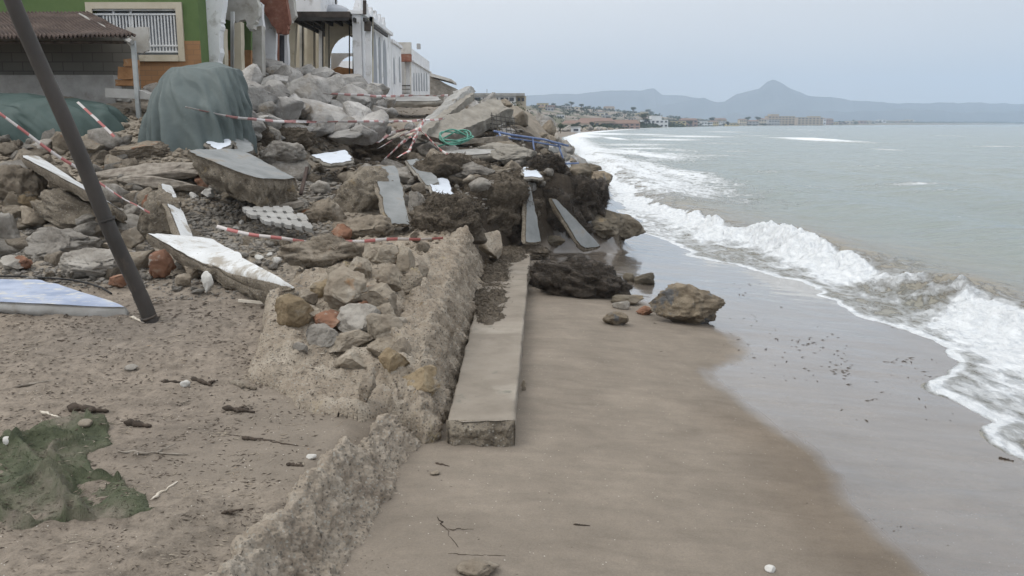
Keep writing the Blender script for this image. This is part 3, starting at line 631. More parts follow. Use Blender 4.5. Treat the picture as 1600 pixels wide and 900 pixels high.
# cornice and stepped parapet
mb = MB(); mb.box((XA - .4, YA - .06, ztop + .002), (XA + .1, Yat(612, XA) + .1, ztop + .12)); mb.build('cornice', M['plaster'], ab)
mb = MB(); y1 = Yat(607, XA); n = 6
for k in range(n):
    a = YA + .1 + (y1 - YA - .1) * k / n; b = YA + .1 + (y1 - YA - .1) * (k + 1) / n; w3 = (b - a) / 3
    zt0 = zat(4, YA) ; mb.box((XA - .25, a, ztop + .121), (XA - .02, b, zt0 - .12)); mb.box((XA - .25, a + w3 * .6, zt0 - .119), (XA - .02, b - w3 * .6, zt0 + .03)); mb.box((XA - .25, a + w3 * 1.1, zt0 + .031), (XA - .02, b - w3 * 1.1, zt0 + .18))
mb.build('parapet', M['plaster'], ab)
part('corner_post', 'canopy', ab, (rectp(567, 0, 571.5, 22), YA - .1, .15))
# canopy
mb = MB(); xl = P(449, 30, YA).x; mb.box((xl, YA - .35, P(500, 29, YA).z), (XA - .3, YA + 5.2, P(500, 20, YA).z)); mb.build('canopy', M['canopy'], ab)
mb = MB()
for k in range(8): mb.box((xl + .2 + k * .33, YA - .33, P(500, 35, YA).z), (xl + .27 + k * .33, YA + 5.1, P(500, 29, YA).z - .003))
mb.box((xl + .05, YA - .34, P(500, 34, YA).z), (XA - .32, YA - .331, P(500, 29, YA).z)); mb.build('canopy_joists', M['steel_dark'], ab)
part('front_pier', 'plaster', ab, (rectp(571, 40, 579.5, 138), YA + .02, .25))
part('pier_head', 'canopy', ab, (rectp(569, 33, 579, 48), YA - .1, .12))
part('side_wall', 'cream', ab, (torn([(448, 30), (462, 32), (458, 128), (448, 128)], 21, .6), YA + .1, .3))
# inner walls, columns
part('back_wall', 'cream', ab, (rectp(452, 20, 512, 130), YA + 5.3, .2))
part('low_wall', 'orange_tile', ab, (torn([(512, 112), (530, 104), (560, 110), (577, 108), (577, 140), (512, 140)], 61, .8), YA + 5.5, .2))
for a, b, mt in ((468, 473, 'dirty_plaster'), (480, 491, 'cream'), (498, 503, 'plaster')): part('pier', mt, ab, (rectp(a, 34, b, 130), YA + 3.4, .25))
for px_, w_, b_ in ((472.5, 1.6, 118), (490.5, 1.4, 125), (504.5, 2.0, 124), (514, 1.6, 122), (546, 2.0, 130), (553, 4.4, 134)):
    mb = MB(); a = P(px_, 34, YA + .6); r = w_ / 2 / F * depth(a); mb.tube([xyz_at(px_, YA + .6, P(px_, b_, YA + .6).z - .3), (xyz_at(px_, YA + .6, a.z)[0], YA + .6, a.z)], r, 8); mb.build('prop', M['steel_dark'], ab)
# frontal arch wall
def arch_wall(parent, name, mat, Y, x0, x1, y0, y1, cx, cy, rx, ry, foot, th=.25):
    mb = MB(); n = 14
    arc = [(cx - rx * math.cos(math.pi * k / n), cy - ry * math.sin(math.pi * k / n)) for k in range(n + 1)]
    for (a, b) in zip(arc, arc[1:]): panel(mb, [(a[0], y0), (b[0], y0), b, a], Y, th)
    panel(mb, [(x0, y0), (arc[0][0], y0), (arc[0][0], foot), (x0, foot)], Y, th); panel(mb, [(arc[-1][0], y0), (x1, y0), (x1, foot), (arc[-1][0], foot)], Y, th)
    return mb.build(name, M[mat], parent)
arch_wall(ab, 'arch_wall', 'cream', YA + 1.2, 508, 577, 26, 0, 548, 92, 34, 38, 132)
arch_wall(ab, 'inner_arch', 'plaster', YA + 5.8, 517, 577, 83, 0, 549, 120, 25, 33, 140, .2)
part('inner_arch_rail', 'steel_dark', ab, (rectp(520, 118, 575, 120), YA + 5.0, .05), (rectp(520, 128, 575, 129.5), YA + 5.0, .05))
mb = MB(); mb.box((xl, YA - .2, 3.3), (XA - .29, YA + 6, 3.95)); mb.build('floor_slab', M['dirty_plaster'], ab)
part('roof_block', 'plaster', ab, (rectp(452, -25, 501, 19.5), YA + 1.5, 3))
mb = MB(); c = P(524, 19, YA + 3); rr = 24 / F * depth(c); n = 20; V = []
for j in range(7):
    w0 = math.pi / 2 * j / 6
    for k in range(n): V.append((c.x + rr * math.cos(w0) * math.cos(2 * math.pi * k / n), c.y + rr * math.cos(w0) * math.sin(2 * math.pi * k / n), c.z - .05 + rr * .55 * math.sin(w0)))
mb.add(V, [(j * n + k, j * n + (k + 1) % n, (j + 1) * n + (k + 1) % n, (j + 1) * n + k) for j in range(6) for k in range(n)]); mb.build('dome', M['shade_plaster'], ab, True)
mb = MB(); mb.tube([c + Vector((.03, 0, rr * .5)), c + Vector((.03, 0, rr * .5 + .7))], .03, 6); mb.build('finial', M['steel_dark'], ab)

# --- next buildings down the front
nb_ = empty('white_annex', (XA, 37, 3.7), 'narrow white annex with a cornice next along from the arcaded building', 'building')
y0, y1 = Yat(612.3, XA) + .12, Yat(628, XA); zt0 = zat(66, y0)
sea_wall(nb_, XA, y0, y1, zb_, zt0, [(y0 + .5, y0 + .9, zat(130, y0), zat(88, y0)), (y1 - .9, y1 - .5, zat(130, y1), zat(90, y1))], .3)
mb = MB(); mb.box((XA - .9, y0, zb_), (XA - .301, y1, zt0 - .3)); mb.build('rear_walls', M['plaster'], nb_)
mb = MB(); mb.box((XA - .35, y0, zt0 + .002), (XA + .08, y1, zt0 + .12)); mb.build('cornice', M['plaster'], nb_)
tb = empty('terrace_house', (XA, 44, 3.7), 'house with an open shaded terrace and white side wall with narrow windows', 'house')
YT = 44.; XT = xyz_at(642, YT, 5).x; z1 = zat(84, YT)
part('upper_wall', 'dirty_plaster', tb, (rectp(617, 66, 642, 84), YT, .3)); part('awning', 'brick', tb, (rectp(616, 84.5, 642, 96), YT - .15, .4))
part('terrace_back', 'house_grey', tb, (rectp(612, 96, 642, 152), YT + 1.8, .2))
for px_ in (618.5, 625, 632, 640.5): part('terrace_post', 'dirty_plaster', tb, (rectp(px_, 96, px_ + 1.6, 152), YT + .05, .15))
part('terrace_rail', 'steel_dark', tb, (rectp(618, 133, 641, 134.6), YT, .05), (rectp(618, 139, 641, 140), YT, .05), (rectp(618, 145, 641, 146), YT, .05))
XB2 = XT; y1 = Yat(672, XB2); zt0 = zat(74, YT); ar = []
for a in (646, 650, 654, 658, 662, 666): ya, yb = Yat(a, XB2), Yat(a + 1.9, XB2); ar.append((ya, yb, zat(142, ya), zat(113, ya)))
sea_wall(tb, XB2, YT + .31, y1, zb_, zt0, ar, .3)
mb = MB(); mb.box((XB2 - .31, YT + .32, zat(96, YT + .3)), (XB2 + .12, y1, zat(94, YT + .3) )); mb.build('string_course', M['plaster'], tb)
mb = MB(); mb.box((XB2 - 4, YT + 2.1, zb_), (XB2 - .301, y1, zt0 - .5)); mb.build('rear_walls', M['plaster'], tb)
part('chimney', 'house_grey', tb, (rectp(651, 68, 656, 76), YT + 3, .4))
lr = empty('low_roofed_house', P(690, 140, 60), 'low rubble walled house with a sloping grey roof past the white terrace', 'house')
part('wall', 'rubble_grey', lr, (torn([(671, 118), (712, 138), (716, 160), (671, 160)], 31, .8), 56, 3)); part('roof', 'dirty_plaster', lr, (torn([(671, 113), (706, 124), (708, 129), (671, 119)], 32, .5), 55.6, 4))

# --- the white apartment block by the beach
ap = empty('apartment_block', P(780, 180, 120), 'long low white apartment block with a blue grey roofline and dark ribbon windows', 'building')
YP = 120.
part('wall', 'house_white', ap, (rectp(734, 150, 806, 190), YP, 9)); part('side_wing', 'house_cream', ap, (rectp(806.3, 150, 822, 190), YP + 2, 8)); part('roof', 'roof_grey', ap, (rectp(733, 145.5, 820, 149.7), YP - .4, 12))
for a, b in ((739, 751), (755, 761), (763, 778), (782, 787), (789, 794), (796, 803)): part('window', 'glass_dark', ap, (rectp(a, 152.5, b, 158), YP - .08, .07))
for a, b in ((742, 750), (768, 778), (790, 800)): part('window', 'glass_dark', ap, (rectp(a, 165, b, 170), YP - .08, .07))
for a, b in ((809, 813), (815, 819)): part('window', 'glass_dark', ap, (rectp(a, 153, b, 158), YP + 1.92, .07))
part('antenna', 'steel_dark', ap, (rectp(760.6, 139, 761.2, 145.4), YP + 2, .05))

# --- the lean-to with the corrugated roof
YS = 18.5
sh = empty('corrugated_lean_to', P(100, 150, YS), 'lean-to with a rusty corrugated roof and grey block wall', 'shed')
bw = P(0, 60, 20).z
mb = MB(); mb.box((-17, 20.4, 3.0), (P(212, 100, 20.4).x, 20.6, P(100, 50, 20.4).z)); mb.build('block_wall', M['block_wall'], sh)
mb = MB(); mb.box((-17, 20.0, 2.6), (P(178, 130, 20).x, 20.39, P(100, 117, 20).z)); mb.build('plinth', M['pale_concrete'], sh)
# corrugated sheet: ridge at the back is higher on the left
nu, nv = 420, 16
UU, VV = np.meshgrid(np.linspace(0, 1, nu), np.linspace(0, 1, nv), indexing='ij')
fl, frr = P(-260, 57, 18.6), P(213, 56, 18.6); bl, br = P(-260, 18, 20.9), P(140, 19, 20.9)
fl, frr, bl, br = map(np.array, (fl, frr, bl, br))
V = (fl * (1 - UU[..., None]) + frr * UU[..., None]) * (1 - VV[..., None]) + (bl * (1 - UU[..., None]) + br * UU[..., None]) * VV[..., None]
V[..., 2] += .035 * np.sin(UU * 2 * math.pi * 70) + .03 * fbm(V * 1.2, 3, 91); V[..., 1] -= .06 * (VV < .05) * fbm(V * 6, 2, 92)
V2 = V.copy(); V2[..., 2] -= .02
Vs = np.concatenate([V.reshape(-1, 3), V2.reshape(-1, 3)]); g0 = gridF(nu, nv)
rim = [i * nv for i in range(nu)] + [(nu - 1) * nv + j for j in range(1, nv)] + [i * nv + nv - 1 for i in range(nu - 2, -1, -1)] + [j for j in range(nv - 2, 0, -1)]
N0 = nu * nv; side_ = np.array([[rim[k], rim[(k + 1) % len(rim)], rim[(k + 1) % len(rim)] + N0, rim[k] + N0] for k in range(len(rim))])
child(sh, 'corrugated_roof', Vs, np.concatenate([g0, g0[:, ::-1] + N0, side_]), M['rust_sheet'])
for q in range(3):
    mb = MB(); yq = 18.8 + q * .75; f_ = (yq - 18.6) / 2.3; zq = fl[2] * (1 - f_) + bl[2] * f_ - .1
    mb.box((-17, yq, zq - .09), (P(196 - 18 * q, 60, yq).x, yq + .07, zq - .03)); mb.build('purlin', M['wood_dark'], sh)
mb = MB(); a, b = P(206, 66, 18.5), P(124, 24, 20.6); mb.tube([a, b], .055, 4); mb.build('roof_beam', M['pale_concrete'], sh)
mb = MB(); a = P(208.5, 64, 18.7); mb.box((a.x - .045, 18.66, 3.0), (a.x + .035, 18.74, a.z)); mb.build('post', M['metal_grey'], sh)
mb = MB(); panel(mb, torn([(196, 43), (231, 42), (232, 78), (222, 83), (210, 82), (198, 66)], 33, 1.2), 19.3, .08); o = mb.build('hanging_board', M['dirty_plaster'])
tag(o, 'weathered grey board with a torn edge hanging at the end of the lean-to roof', 'board')
o = empty('brick_steps', P(200, 132, 19.2), 'small stack of orange brick steps against the block wall', 'steps')
for k, (a, b, c, e_) in enumerate(((180, 124, 206, 134), (184, 104, 206, 123.6), (193, 92, 206, 103.6))):
    mb = MB(); panel(mb, torn([(a, b), (c, b), (c, e_), (a, e_)], 35 + k, .7), 19.3 - k * .05, .4); mb.build('step', M['orange_tile'], o)
mb = MB(); panel(mb, torn([(163, 138), (215, 140), (236, 148), (238, 156), (165, 152)], 38, .9), 18.7, .5); o = mb.build('concrete_ledge', M['pale_concrete']); tag(o, 'cracked pale concrete ledge below the orange brick steps', 'slab')

# ------------------------------------------------------------------ broken walls, footing, concrete strip
def ridge(name, st, mat, label, cat, seed, step=.02, lean=-.5, nu=64, amp=.05, sharp=False):
    """rough wall stub: stations (y, x, half width, z base, z top); lean shifts the crest sideways"""
    ys = [s_[0] for s_ in st]; L = ys[-1] - ys[0]; nv = max(30, int(L / step)); yy = np.linspace(ys[0], ys[-1], nv)
    f = [np.interp(yy, ys, [s_[k] for s_ in st]) for k in range(1, 5)]
    prof = np.array(sharp and [(-1.0, -.25), (-.97, .3), (-.93, .72), (-.82, .97), (-.62, 1.03), (-.42, .93), (-.1, .68), (.2, .45), (.55, .2), (.9, .0), (1.02, -.25)] or [(-1.0, -.25), (-.98, .3), (-.93, .75), (-.82, .95), (-.55, 1.0), (-.1, .96), (.2, .94), (.42, .80), (.6, .5), (.78, .2), (.9, .0), (1.02, -.25)])
    L0 = np.r_[0, np.cumsum(np.linalg.norm(np.diff(prof, axis=0), axis=1))]; uu = np.linspace(0, L0[-1], nu)
    px_, pz_ = np.interp(uu, L0, prof[:, 0]), np.interp(uu, L0, prof[:, 1])
    ev = ss(0, .10, np.linspace(0, 1, nv)) ; e0 = np.clip(np.minimum(np.arange(nv), np.arange(nv)[::-1]) * L / nv / .07, 0, 1); e0 = np.sqrt(1 - (1 - e0) ** 2)
    Xg = f[0][None, :] + (px_[:, None] + lean * np.clip(pz_[:, None], 0, 1) * .5) * f[1][None, :] * (.72 + .28 * e0[None, :])
    Zg = f[2][None, :] + pz_[:, None] * (f[3] - f[2])[None, :] * (.35 + .65 * e0[None, :])
    Yg = np.repeat(yy[None, :], nu, 0)
    Pn = np.stack([Xg, Yg, Zg], -1)
    nrm = np.cross(np.gradient(Pn, axis=1), np.gradient(Pn, axis=0)); nrm /= np.linalg.norm(nrm, axis=-1, keepdims=True) + 1e-9
    if nrm[nu // 2, nv // 2, 2] < 0: nrm = -nrm
    q = Pn
    b, b2, bid = worley(q * 9, seed); b3, _, bid3 = worley(q * 24, seed + 4)
    rg_ = 1 - 2 * np.abs(fbm(q * 4.5, 4, seed + 11, .55)); dsp = amp * (.9 * fbm(q * 2.2, 4, seed) + .55 * fbm(q * 7, 4, seed + 2, .6) + .5 * rg_) + .040 * fbm(q * 13, 5, seed + 5, .74) + .016 * (.55 - b) * (bid > .6) + .004 * (.5 - b3)
    Pn = Pn + nrm * dsp[..., None]; Pn[..., 2] += .085 * fbm(np.stack([Yg * 1.7, Yg * 0, Xg * .5], -1), 4, seed + 7) * np.clip(pz_, 0, 1)[:, None]
    Fc = gridF(nu, nv); caps = []
    V = Pn.reshape(-1, 3); n0 = len(V); cs = np.array([Pn[:, 0].mean(0), Pn[:, -1].mean(0)]); cs[0][1] -= .03; cs[1][1] += .03; V = np.vstack([V, cs])
    Fl = [tuple(r) for r in Fc.tolist()] + [((i + 1) * nv, i * nv, n0) for i in range(nu - 1)] + [(i * nv + nv - 1, (i + 1) * nv + nv - 1, n0 + 1) for i in range(nu - 1)]
    o = mk(name, V, Fl, mat, smooth=True)
    return tag(o, label, cat)
ridge('broken_wall', [(1.9, -1.50, .27, .22, .76), (3.2, -1.36, .27, .26, .78), (4.5, -1.15, .26, .28, .80), (5.4, -1.02, .24, .30, .82), (5.9, -.97, .21, .30, .80), (6.1, -.95, .2, .32, .62), (6.5, -.90, .19, .32, .68), (7.0, -.83, .16, .34, .72)], M['wall_crust'],
      'long low wall stub of coarse grey conglomerate leading out of the bottom of the frame', 'wall', 101, .012, -.5, 96, .042, True)
ridge('broken_wall', [(7.0, -.78, .24, .30, .80), (7.6, -.80, .29, .30, .98), (9, -.81, .31, .35, 1.16), (11, -.80, .33, .4, 1.2), (13, -.78, .34, .45, 1.22), (14.3, -.80, .33, .5, 1.32), (15.1, -.78, .30, .55, 1.38)], M['mortar'],
      'tall jagged wall stub of pale mortar and stones beside the smooth concrete strip', 'wall', 113, .015, -.35, 84, .075)
rk = rockV(66, 4, 12, .12, .5, .9, .05, 5, .05, 5)
o = mk('mortar_block', rk[0] * (.22, .5, .26) + np.array([-.36, 15.3, .92]), rk[1], M['mortar'], smooth=False); tag(o, 'squat mortar block behind the far end of the jagged wall', 'block')

# concrete strip (footing slab) lying on the sand
def slabstrip():
    nv, nu = 500, 40; t_ = np.linspace(0, 1, nv)
    xl = np.interp(t_, [0, 1], [-.53, -.42]); xr = np.interp(t_, [0, 1], [.02, .34]); yn = np.linspace(6.93, 16.4, nv)
    prof = [(0, -.30), (0, -.12), (0, -.02), (.012, 0), (.04, .0)] + [(k, 0) for k in np.linspace(.08, .92, 22)] + [(.96, 0), (.988, 0), (1, -.02), (1.0, -.10), (1.0, -.30)]
    prof = np.array(prof); zt_ = .61 + .0 * t_
    Xg = xl[None] + prof[:, 0][:, None] * (xr - xl)[None]; Zg = zt_[None] + prof[:, 1][:, None]; Yg = np.repeat(yn[None], len(prof), 0)
    q = np.stack([Xg, Yg, Zg], -1); edge = ((prof[:, 0] < .02) | (prof[:, 0] > .98))[:, None]
    q[..., 0] += edge * (.014 * fbm(q * 3, 4, 5) + .005 * fbm(q * 16, 3, 6)); q[..., 2] += .008 * fbm(q * 1.3, 3, 8) - .03 * (prof[:, 1] > -.03)[:, None] * edge * np.clip(fbm(q * 2.2, 4, 9) - .25, 0, 1)
    q[:, 0, 1] += .02 * fbm(q[:, 0] * 8, 3, 4)
    o = mk('concrete_strip', q.reshape(-1, 3), gridF(len(prof), nv), M['sandy_concrete'], smooth=False)
    tag(o, 'long smooth straight concrete strip lying on the sand beside the jagged wall', 'slab')
    # rough broken end face
    n1, n2 = 60, 26; U, W = np.meshgrid(np.linspace(0, 1, n1), np.linspace(0, 1, n2), indexing='ij')
    x_ = -.538 + U * .566; z_ = .28 + W * (.332); e_ = np.minimum(np.minimum(U, 1 - U) * 9, np.minimum(W * 9, (1 - W) * 5)); e_ = np.clip(e_, 0, 1)
    y_ = 6.95 - e_ * (.03) - e_ * (.035 + .03 * fbm(np.stack([x_ * 9, z_ * 9, x_ * 0], -1), 4, 3) + .02 * fbm(np.stack([x_ * 30, z_ * 30, x_ * 0], -1), 3, 5))
    e2 = child(o, 'broken_end', np.stack([x_, y_, z_], -1).reshape(-1, 3), gridF(n1, n2), M['conglomerate'], smooth=True)
    return o
slabstrip()

# footing chunk: a raised crust of mortar over the sand, open towards the viewer
def sdpoly(X, Y, poly):
    d = np.full(X.shape, 1e9); ins = np.zeros(X.shape, bool); n = len(poly)
    for k in range(n):
        ax, ay = poly[k]; bx, by = poly[(k + 1) % n]; ex, ey = bx - ax, by - ay
        t = np.clip(((X - ax) * ex + (Y - ay) * ey) / (ex * ex + ey * ey), 0, 1); d = np.minimum(d, np.hypot(X - ax - t * ex, Y - ay - t * ey))
        c = ((ay > Y) != (by > Y)) & (X < (bx - ax) * (Y - ay) / (by - ay + 1e-12) + ax); ins ^= c
    return np.where(ins, d, -d)
def crust(name, pxpoly, zref, top, mat, seed, label, cat, edge=.12, step=.022, rough=.05, smooth=True, flat=False):
    peak = name == 'footing_chunk'
    poly = [tuple(G(a, b)[:2]) for a, b in pxpoly] if zref is None else [tuple(PZ(a, b, zref)[:2]) for a, b in pxpoly]
    xs = [q[0] for q in poly]; ys = [q[1] for q in poly]
    gx = np.arange(min(xs) - .1, max(xs) + .1, step); gy = np.arange(min(ys) - .1, max(ys) + .1, step * 1.3)
    X, Y = np.meshgrid(gx, gy, indexing='ij'); p = vec3(X, Y)
    sd = sdpoly(X, Y, poly) + .10 * fbm(p * 1.6, 4, seed) + .03 * fbm(p * 7, 3, seed + 1)
    hgt = top(X, Y) if callable(top) else top
    base = X * 0 + zref if flat else terr(X, Y)
    k = np.clip(sd / edge, 0, 1); k = np.sqrt(1 - (1 - k) ** 2)
    b, b2, bid = worley(p * 8 + .01, seed); 
    Z = base - .06 + k * (hgt + .06 + rough * fbm(p * 2.5, 5, seed + 2, .6) + rough * .7 * fbm(p * 8, 4, seed + 3, .65) + (.05 if peak else .02) * (.5 - b))
    fx = np.clip(((_CX - gx[0]) / step).astype(int), 0, len(gx) - 1); fy = np.clip(((_CY - gy[0]) / (step * 1.3)).astype(int), 0, len(gy) - 1)
    inb = (_CX > gx[0]) & (_CX < gx[-1]) & (_CY > gy[0]) & (_CY < gy[-1]) & (sd[fx, fy] > 0); HT[inb] = np.maximum(HT[inb], Z[fx, fy][inb])
    keep = sd > -.02; idx = -np.ones(X.shape, int); idx[keep] = np.arange(keep.sum())
    V = np.stack([X, Y, Z], -1)[keep]; g = gridF(*X.shape); ii = idx.ravel()[g]; g = ii[(ii >= 0).all(1)]
    o = mk(name, V, g, mat, smooth=smooth); return tag(o, label, cat)
crust('footing_chunk', [(418, 500), (400, 596), (470, 640), (560, 664), (640, 672), (668, 690), (690, 600), (715, 385), (640, 372), (575, 378), (520, 405), (470, 440)], None,
      lambda X, Y: .13 + .26 * ss(7.8, 9.6, Y) * ss(-3.1, -2.1, X) * ss(12.9, 11.2, Y), M['mortar'], 131, 'broad broken mass of pale mortar and earth left of the jagged wall', 'footing', .10, .018, .07)

# ------------------------------------------------------------------ rocks
def rock(name, label, cat, px, py, w, h, mat, seed, deep=.8, sub=4, planes=10, rough=.10, fine=.03, fs=6, peb=0, ps=6, rot=None, sink=.18, group=None, dm=(.55, .92), smooth=None, lift=0, Y=None, tilt=0, crack=None):
    if isinstance(Y, tuple): g = P(px, py, G(px, py).y + Y[1]); Y = None
    else:
     try:
        g = G(px, py)
        if Y is not None and Y < g.y: g = P(px, py, Y)
     except ValueError: g = P(px, py, Y)
    s_ = depth(g) / F
    V, Fc = rockV(seed, sub, planes, rough, dm[0], dm[1], fine, fs, peb, ps, crack if crack is not None else (.07 if sub >= 4 else 0))
    sx = w * s_ / 2; sz = h * s_ / 2 / (1 - sink); V = V * (sx, sx * deep, sz)
    if tilt: c_, n_ = math.cos(tilt), math.sin(tilt); V = np.stack([V[:, 0] * c_ - V[:, 2] * n_, V[:, 1], V[:, 0] * n_ + V[:, 2] * c_], -1)
    o = mk(name, V, Fc, M[mat] if isinstance(mat, str) else mat, smooth=(sub >= 4) if smooth is None else smooth)
    o.location = (g.x, g.y + sx * deep * .8, g.z + sz * (1 - 2 * sink) + lift)
    return tag(o, label, cat, group)
# stones in and on the footing chunk
for i, (px_, py_, w, h, mt, nm) in enumerate([
    (455, 516, 50, 44, 'ochre_stone', 'rounded ochre stone at the left corner of the mortar mass'), (545, 500, 74, 62, 'tan_stone', 'large stone with a rust brown face in the middle of the mortar mass'),
    (505, 520, 48, 26, 'red_stone', 'small rust red stone below the large brown faced stone'), (595, 500, 60, 46, 'tan_stone', 'tan boulder resting against the jagged wall foot'),
    (598, 512, 40, 28, 'tan_stone', 'egg shaped tan stone in front of the tan boulder'), (560, 530, 66, 38, 'rubble_grey', 'grey angular stone in front of the mortar mass centre'),
    (598, 545, 60, 40, 'tan_stone', 'flat tan block lying against the wall base'), (500, 548, 52, 26, 'rubble_grey', 'grey flat stone left of the angular stone'),
    (535, 560, 74, 26, 'tan_stone', 'long low flat stone at the front of the stone pile'), (600, 562, 52, 24, 'rubble_brown', 'brownish stone right of the long flat stone'),
    (632, 430, 26, 36, 'tan_stone', 'upright tan stone at the top of the mortar mass'), (600, 420, 44, 26, 'tan_stone', 'pale flat stone left of the upright tan stone'),
    (655, 530, 30, 40, 'ochre_stone', 'ochre streaked stone set in the wall side'), (614, 600, 42, 42, 'ochre_stone', 'ochre stone lodged at the lower wall side'),
    (573, 640, 24, 50, 'mortar', 'upright pale sliver of stone at the front edge of the mortar mass'), (545, 588, 50, 26, 'tan_stone', 'broad yellowish stone on the front crust'),
    (648, 640, 70, 46, 'ochre_stone', 'smooth yellowish lump at the near end of the jagged wall'), (478, 480, 30, 20, 'tan_stone', 'pale stone on the left slope of the mortar mass'),
    (520, 440, 30, 16, 'tan_stone', 'small flat stone high on the mortar mass'), (470, 560, 24, 14, 'rubble_grey', 'little grey stone at the left foot of the pile'),
    (640, 505, 26, 20, 'rubble_brown', 'brown pebble wedged between pile and wall'), (580, 475, 30, 18, 'red_stone', 'reddish flake among the tan stones')]):
    rock('stone', nm, 'stone', px_, py_, w * 1.22, h * 1.25, mt, 200 + i, .8, 5, 14, .12, .045, 5, .03, 9, dm=(.48, .85), crack=.03, lift=(.16 if py_ < 575 else .05) * (1 if px_ < 640 else .6) * 0 + .02, sink=.14)
for i, (px_, py_, w, h, mt, nm) in enumerate([(500, 470, 44, 34, 'ochre_stone', 'ochre stone high on the left shoulder of the mortar mass'), (560, 440, 50, 34, 'tan_stone', 'tan stone near the crest of the mortar mass'), (585, 415, 40, 30, 'tan_stone', 'squarish tan stone at the crest beside the tape'),
    (610, 460, 44, 40, 'tan_stone', 'tan stone against the upper wall side'), (640, 470, 36, 44, 'mortar', 'upright mortar lump leaning on the upper wall'), (525, 455, 40, 26, 'rubble_brown', 'brown stone on the upper left slope'), (570, 500, 34, 26, 'red_stone', 'orange faced stone beside the largest one'),
    (620, 580, 46, 40, 'tan_stone', 'tan stone stuck in the lower wall side'), (480, 510, 40, 34, 'tan_stone', 'tan stone right of the rounded ochre one'), (630, 545, 40, 40, 'ochre_stone', 'yellow brown stone lodged in the wall above the flat tan block'), (655, 450, 30, 30, 'tan_stone', 'pale stone high in the wall side')]):
    rock('stone', nm, 'stone', px_, py_, w * 1.1, h * 1.15, mt, 260 + i, .8, 5, 14, .12, .045, 5, .03, 9, dm=(.48, .85), sink=.2)
rock('mortar_block', 'pointed mortar peak at the far end of the jagged wall', 'block', 716, 412, 52, 56, 'mortar', 299, .8, 5, 12, .14, .05, 5, .05, 7, sink=.1, Y=14.2, tilt=.15)
# boulders on the wet sand
rock('boulder', 'big ochre and grey boulder on the wet sand', 'boulder', 1076, 510, 124, 64, 'ochre_rock', 301, .62, 5, 12, .10, .08, 6, .08, 9, sink=.12, tilt=-.06, dm=(.55, .85), crack=.05)
rock('rock', 'rough small rock on the sand below the dark seaweed heap', 'rock', 965, 510, 46, 22, 'ochre_rock', 303, .7, 4, 9, .12, .05, 6, .05, 6)
rock('rock', 'dark rounded rock on the wet sand behind the seaweed heap', 'rock', 1010, 445, 36, 19, 'dark_rock', 305, .7, 4, 8, .1, .03)
rock('rock', 'smallest dark rock at the water side beside the rounded one', 'rock', 985, 440, 24, 14, 'dark_rock', 307, .7, 3, 8, .1, .03)
rock('rock', 'low grey rock between seaweed heap and big ochre boulder', 'rock', 985, 478, 60, 16, 'dark_rock', 309, .7, 4, 8, .1, .04)
rock('rock', 'pale grey rock at the tip of the seaweed heap', 'rock', 972, 484, 30, 14, 'rubble_grey', 311, .7, 3, 8, .1, .03)
rock('brick_fragment', 'worn red brick fragment in the sand beside the big boulder', 'brick', 1009, 493, 30, 14, 'red_stone', 313, .7, 4, 8, .12, .05)
rock('rock', 'white limestone lump cut off by the bottom edge', 'rock', 748, 908, 74, 18, 'tan_stone', 315, .7, 4, 9, .12, .03)
rock('pebble', 'small pale pebble on the sand at the bottom right', 'pebble', 1205, 896, 18, 11, 'white_stone', 317, .8, 3, 6, .06, .0)
# big dark rocks at the point
rock('boulder', 'large dark brown boulder at the rubble point by the waterline', 'boulder', 975, 381, 76, 44, 'dark_rock', 321, .9, 5, 10, .12, .05, 5, sink=.14)
rock('boulder', 'dark layered boulder beneath the leaning slab', 'boulder', 935, 372, 84, 42, 'dark_rock', 323, .8, 5, 12, .12, .05, 5, sink=.14, Y=20.6)
rock('rock', 'low dark rock in the shadowed hollow under the seaweed', 'rock', 862, 384, 50, 16, 'dark_rock', 325, .8, 4, 8, .12, .05)
rock('rock', 'brownish rock jutting into the surf beyond the seaweed bank', 'rock', 935, 292, 50, 24, 'ochre_rock', 327, .9, 4, 10, .12, .05, Y=31)
rock('rock', 'grey rock behind the seaweed bank beside the surf', 'rock', 906, 285, 46, 28, 'dark_rock', 329, .9, 4, 10, .12, .05, Y=29)
rock('rock', 'low rock in the surf right of the blue railing', 'rock', 925, 268, 40, 12, 'dark_rock', 331, .9, 4, 10, .12, .05, Y=36)

# ------------------------------------------------------------------ seaweed banks
def strands(parent, V, n, seed, size, mat, up=.35):
    rng = np.random.RandomState(seed); idx = rng.randint(0, len(V), n); out = []; Fq = []
    ctr = V.mean(0)
    for k, i in enumerate(idx):
        p0 = V[i]; d = p0 - ctr; d /= np.linalg.norm(d) + 1e-9
        a = rng.normal(size=3) * (1, .8, .5); a = a - d * (a @ d) * .8 + d * up * rng.rand(); a /= np.linalg.norm(a); L = size * rng.uniform(.4, 1.5); w = np.cross(a, rng.normal(size=3)); w /= np.linalg.norm(w); w *= size * .05
        mid = p0 + a * L * .5 + rng.normal(size=3) * L * .12; e = p0 + a * L + np.array([0, 0, -.35 * L])
        o_ = len(out); out += [p0 - w, p0 + w, mid + w, mid - w, e]; Fq += [(o_, o_ + 1, o_ + 2, o_ + 3), (o_ + 3, o_ + 2, o_ + 4)]
    s_ = child(parent, 'loose_strands', np.array(out), Fq, mat); s_['kind'] = 'stuff'; return s_
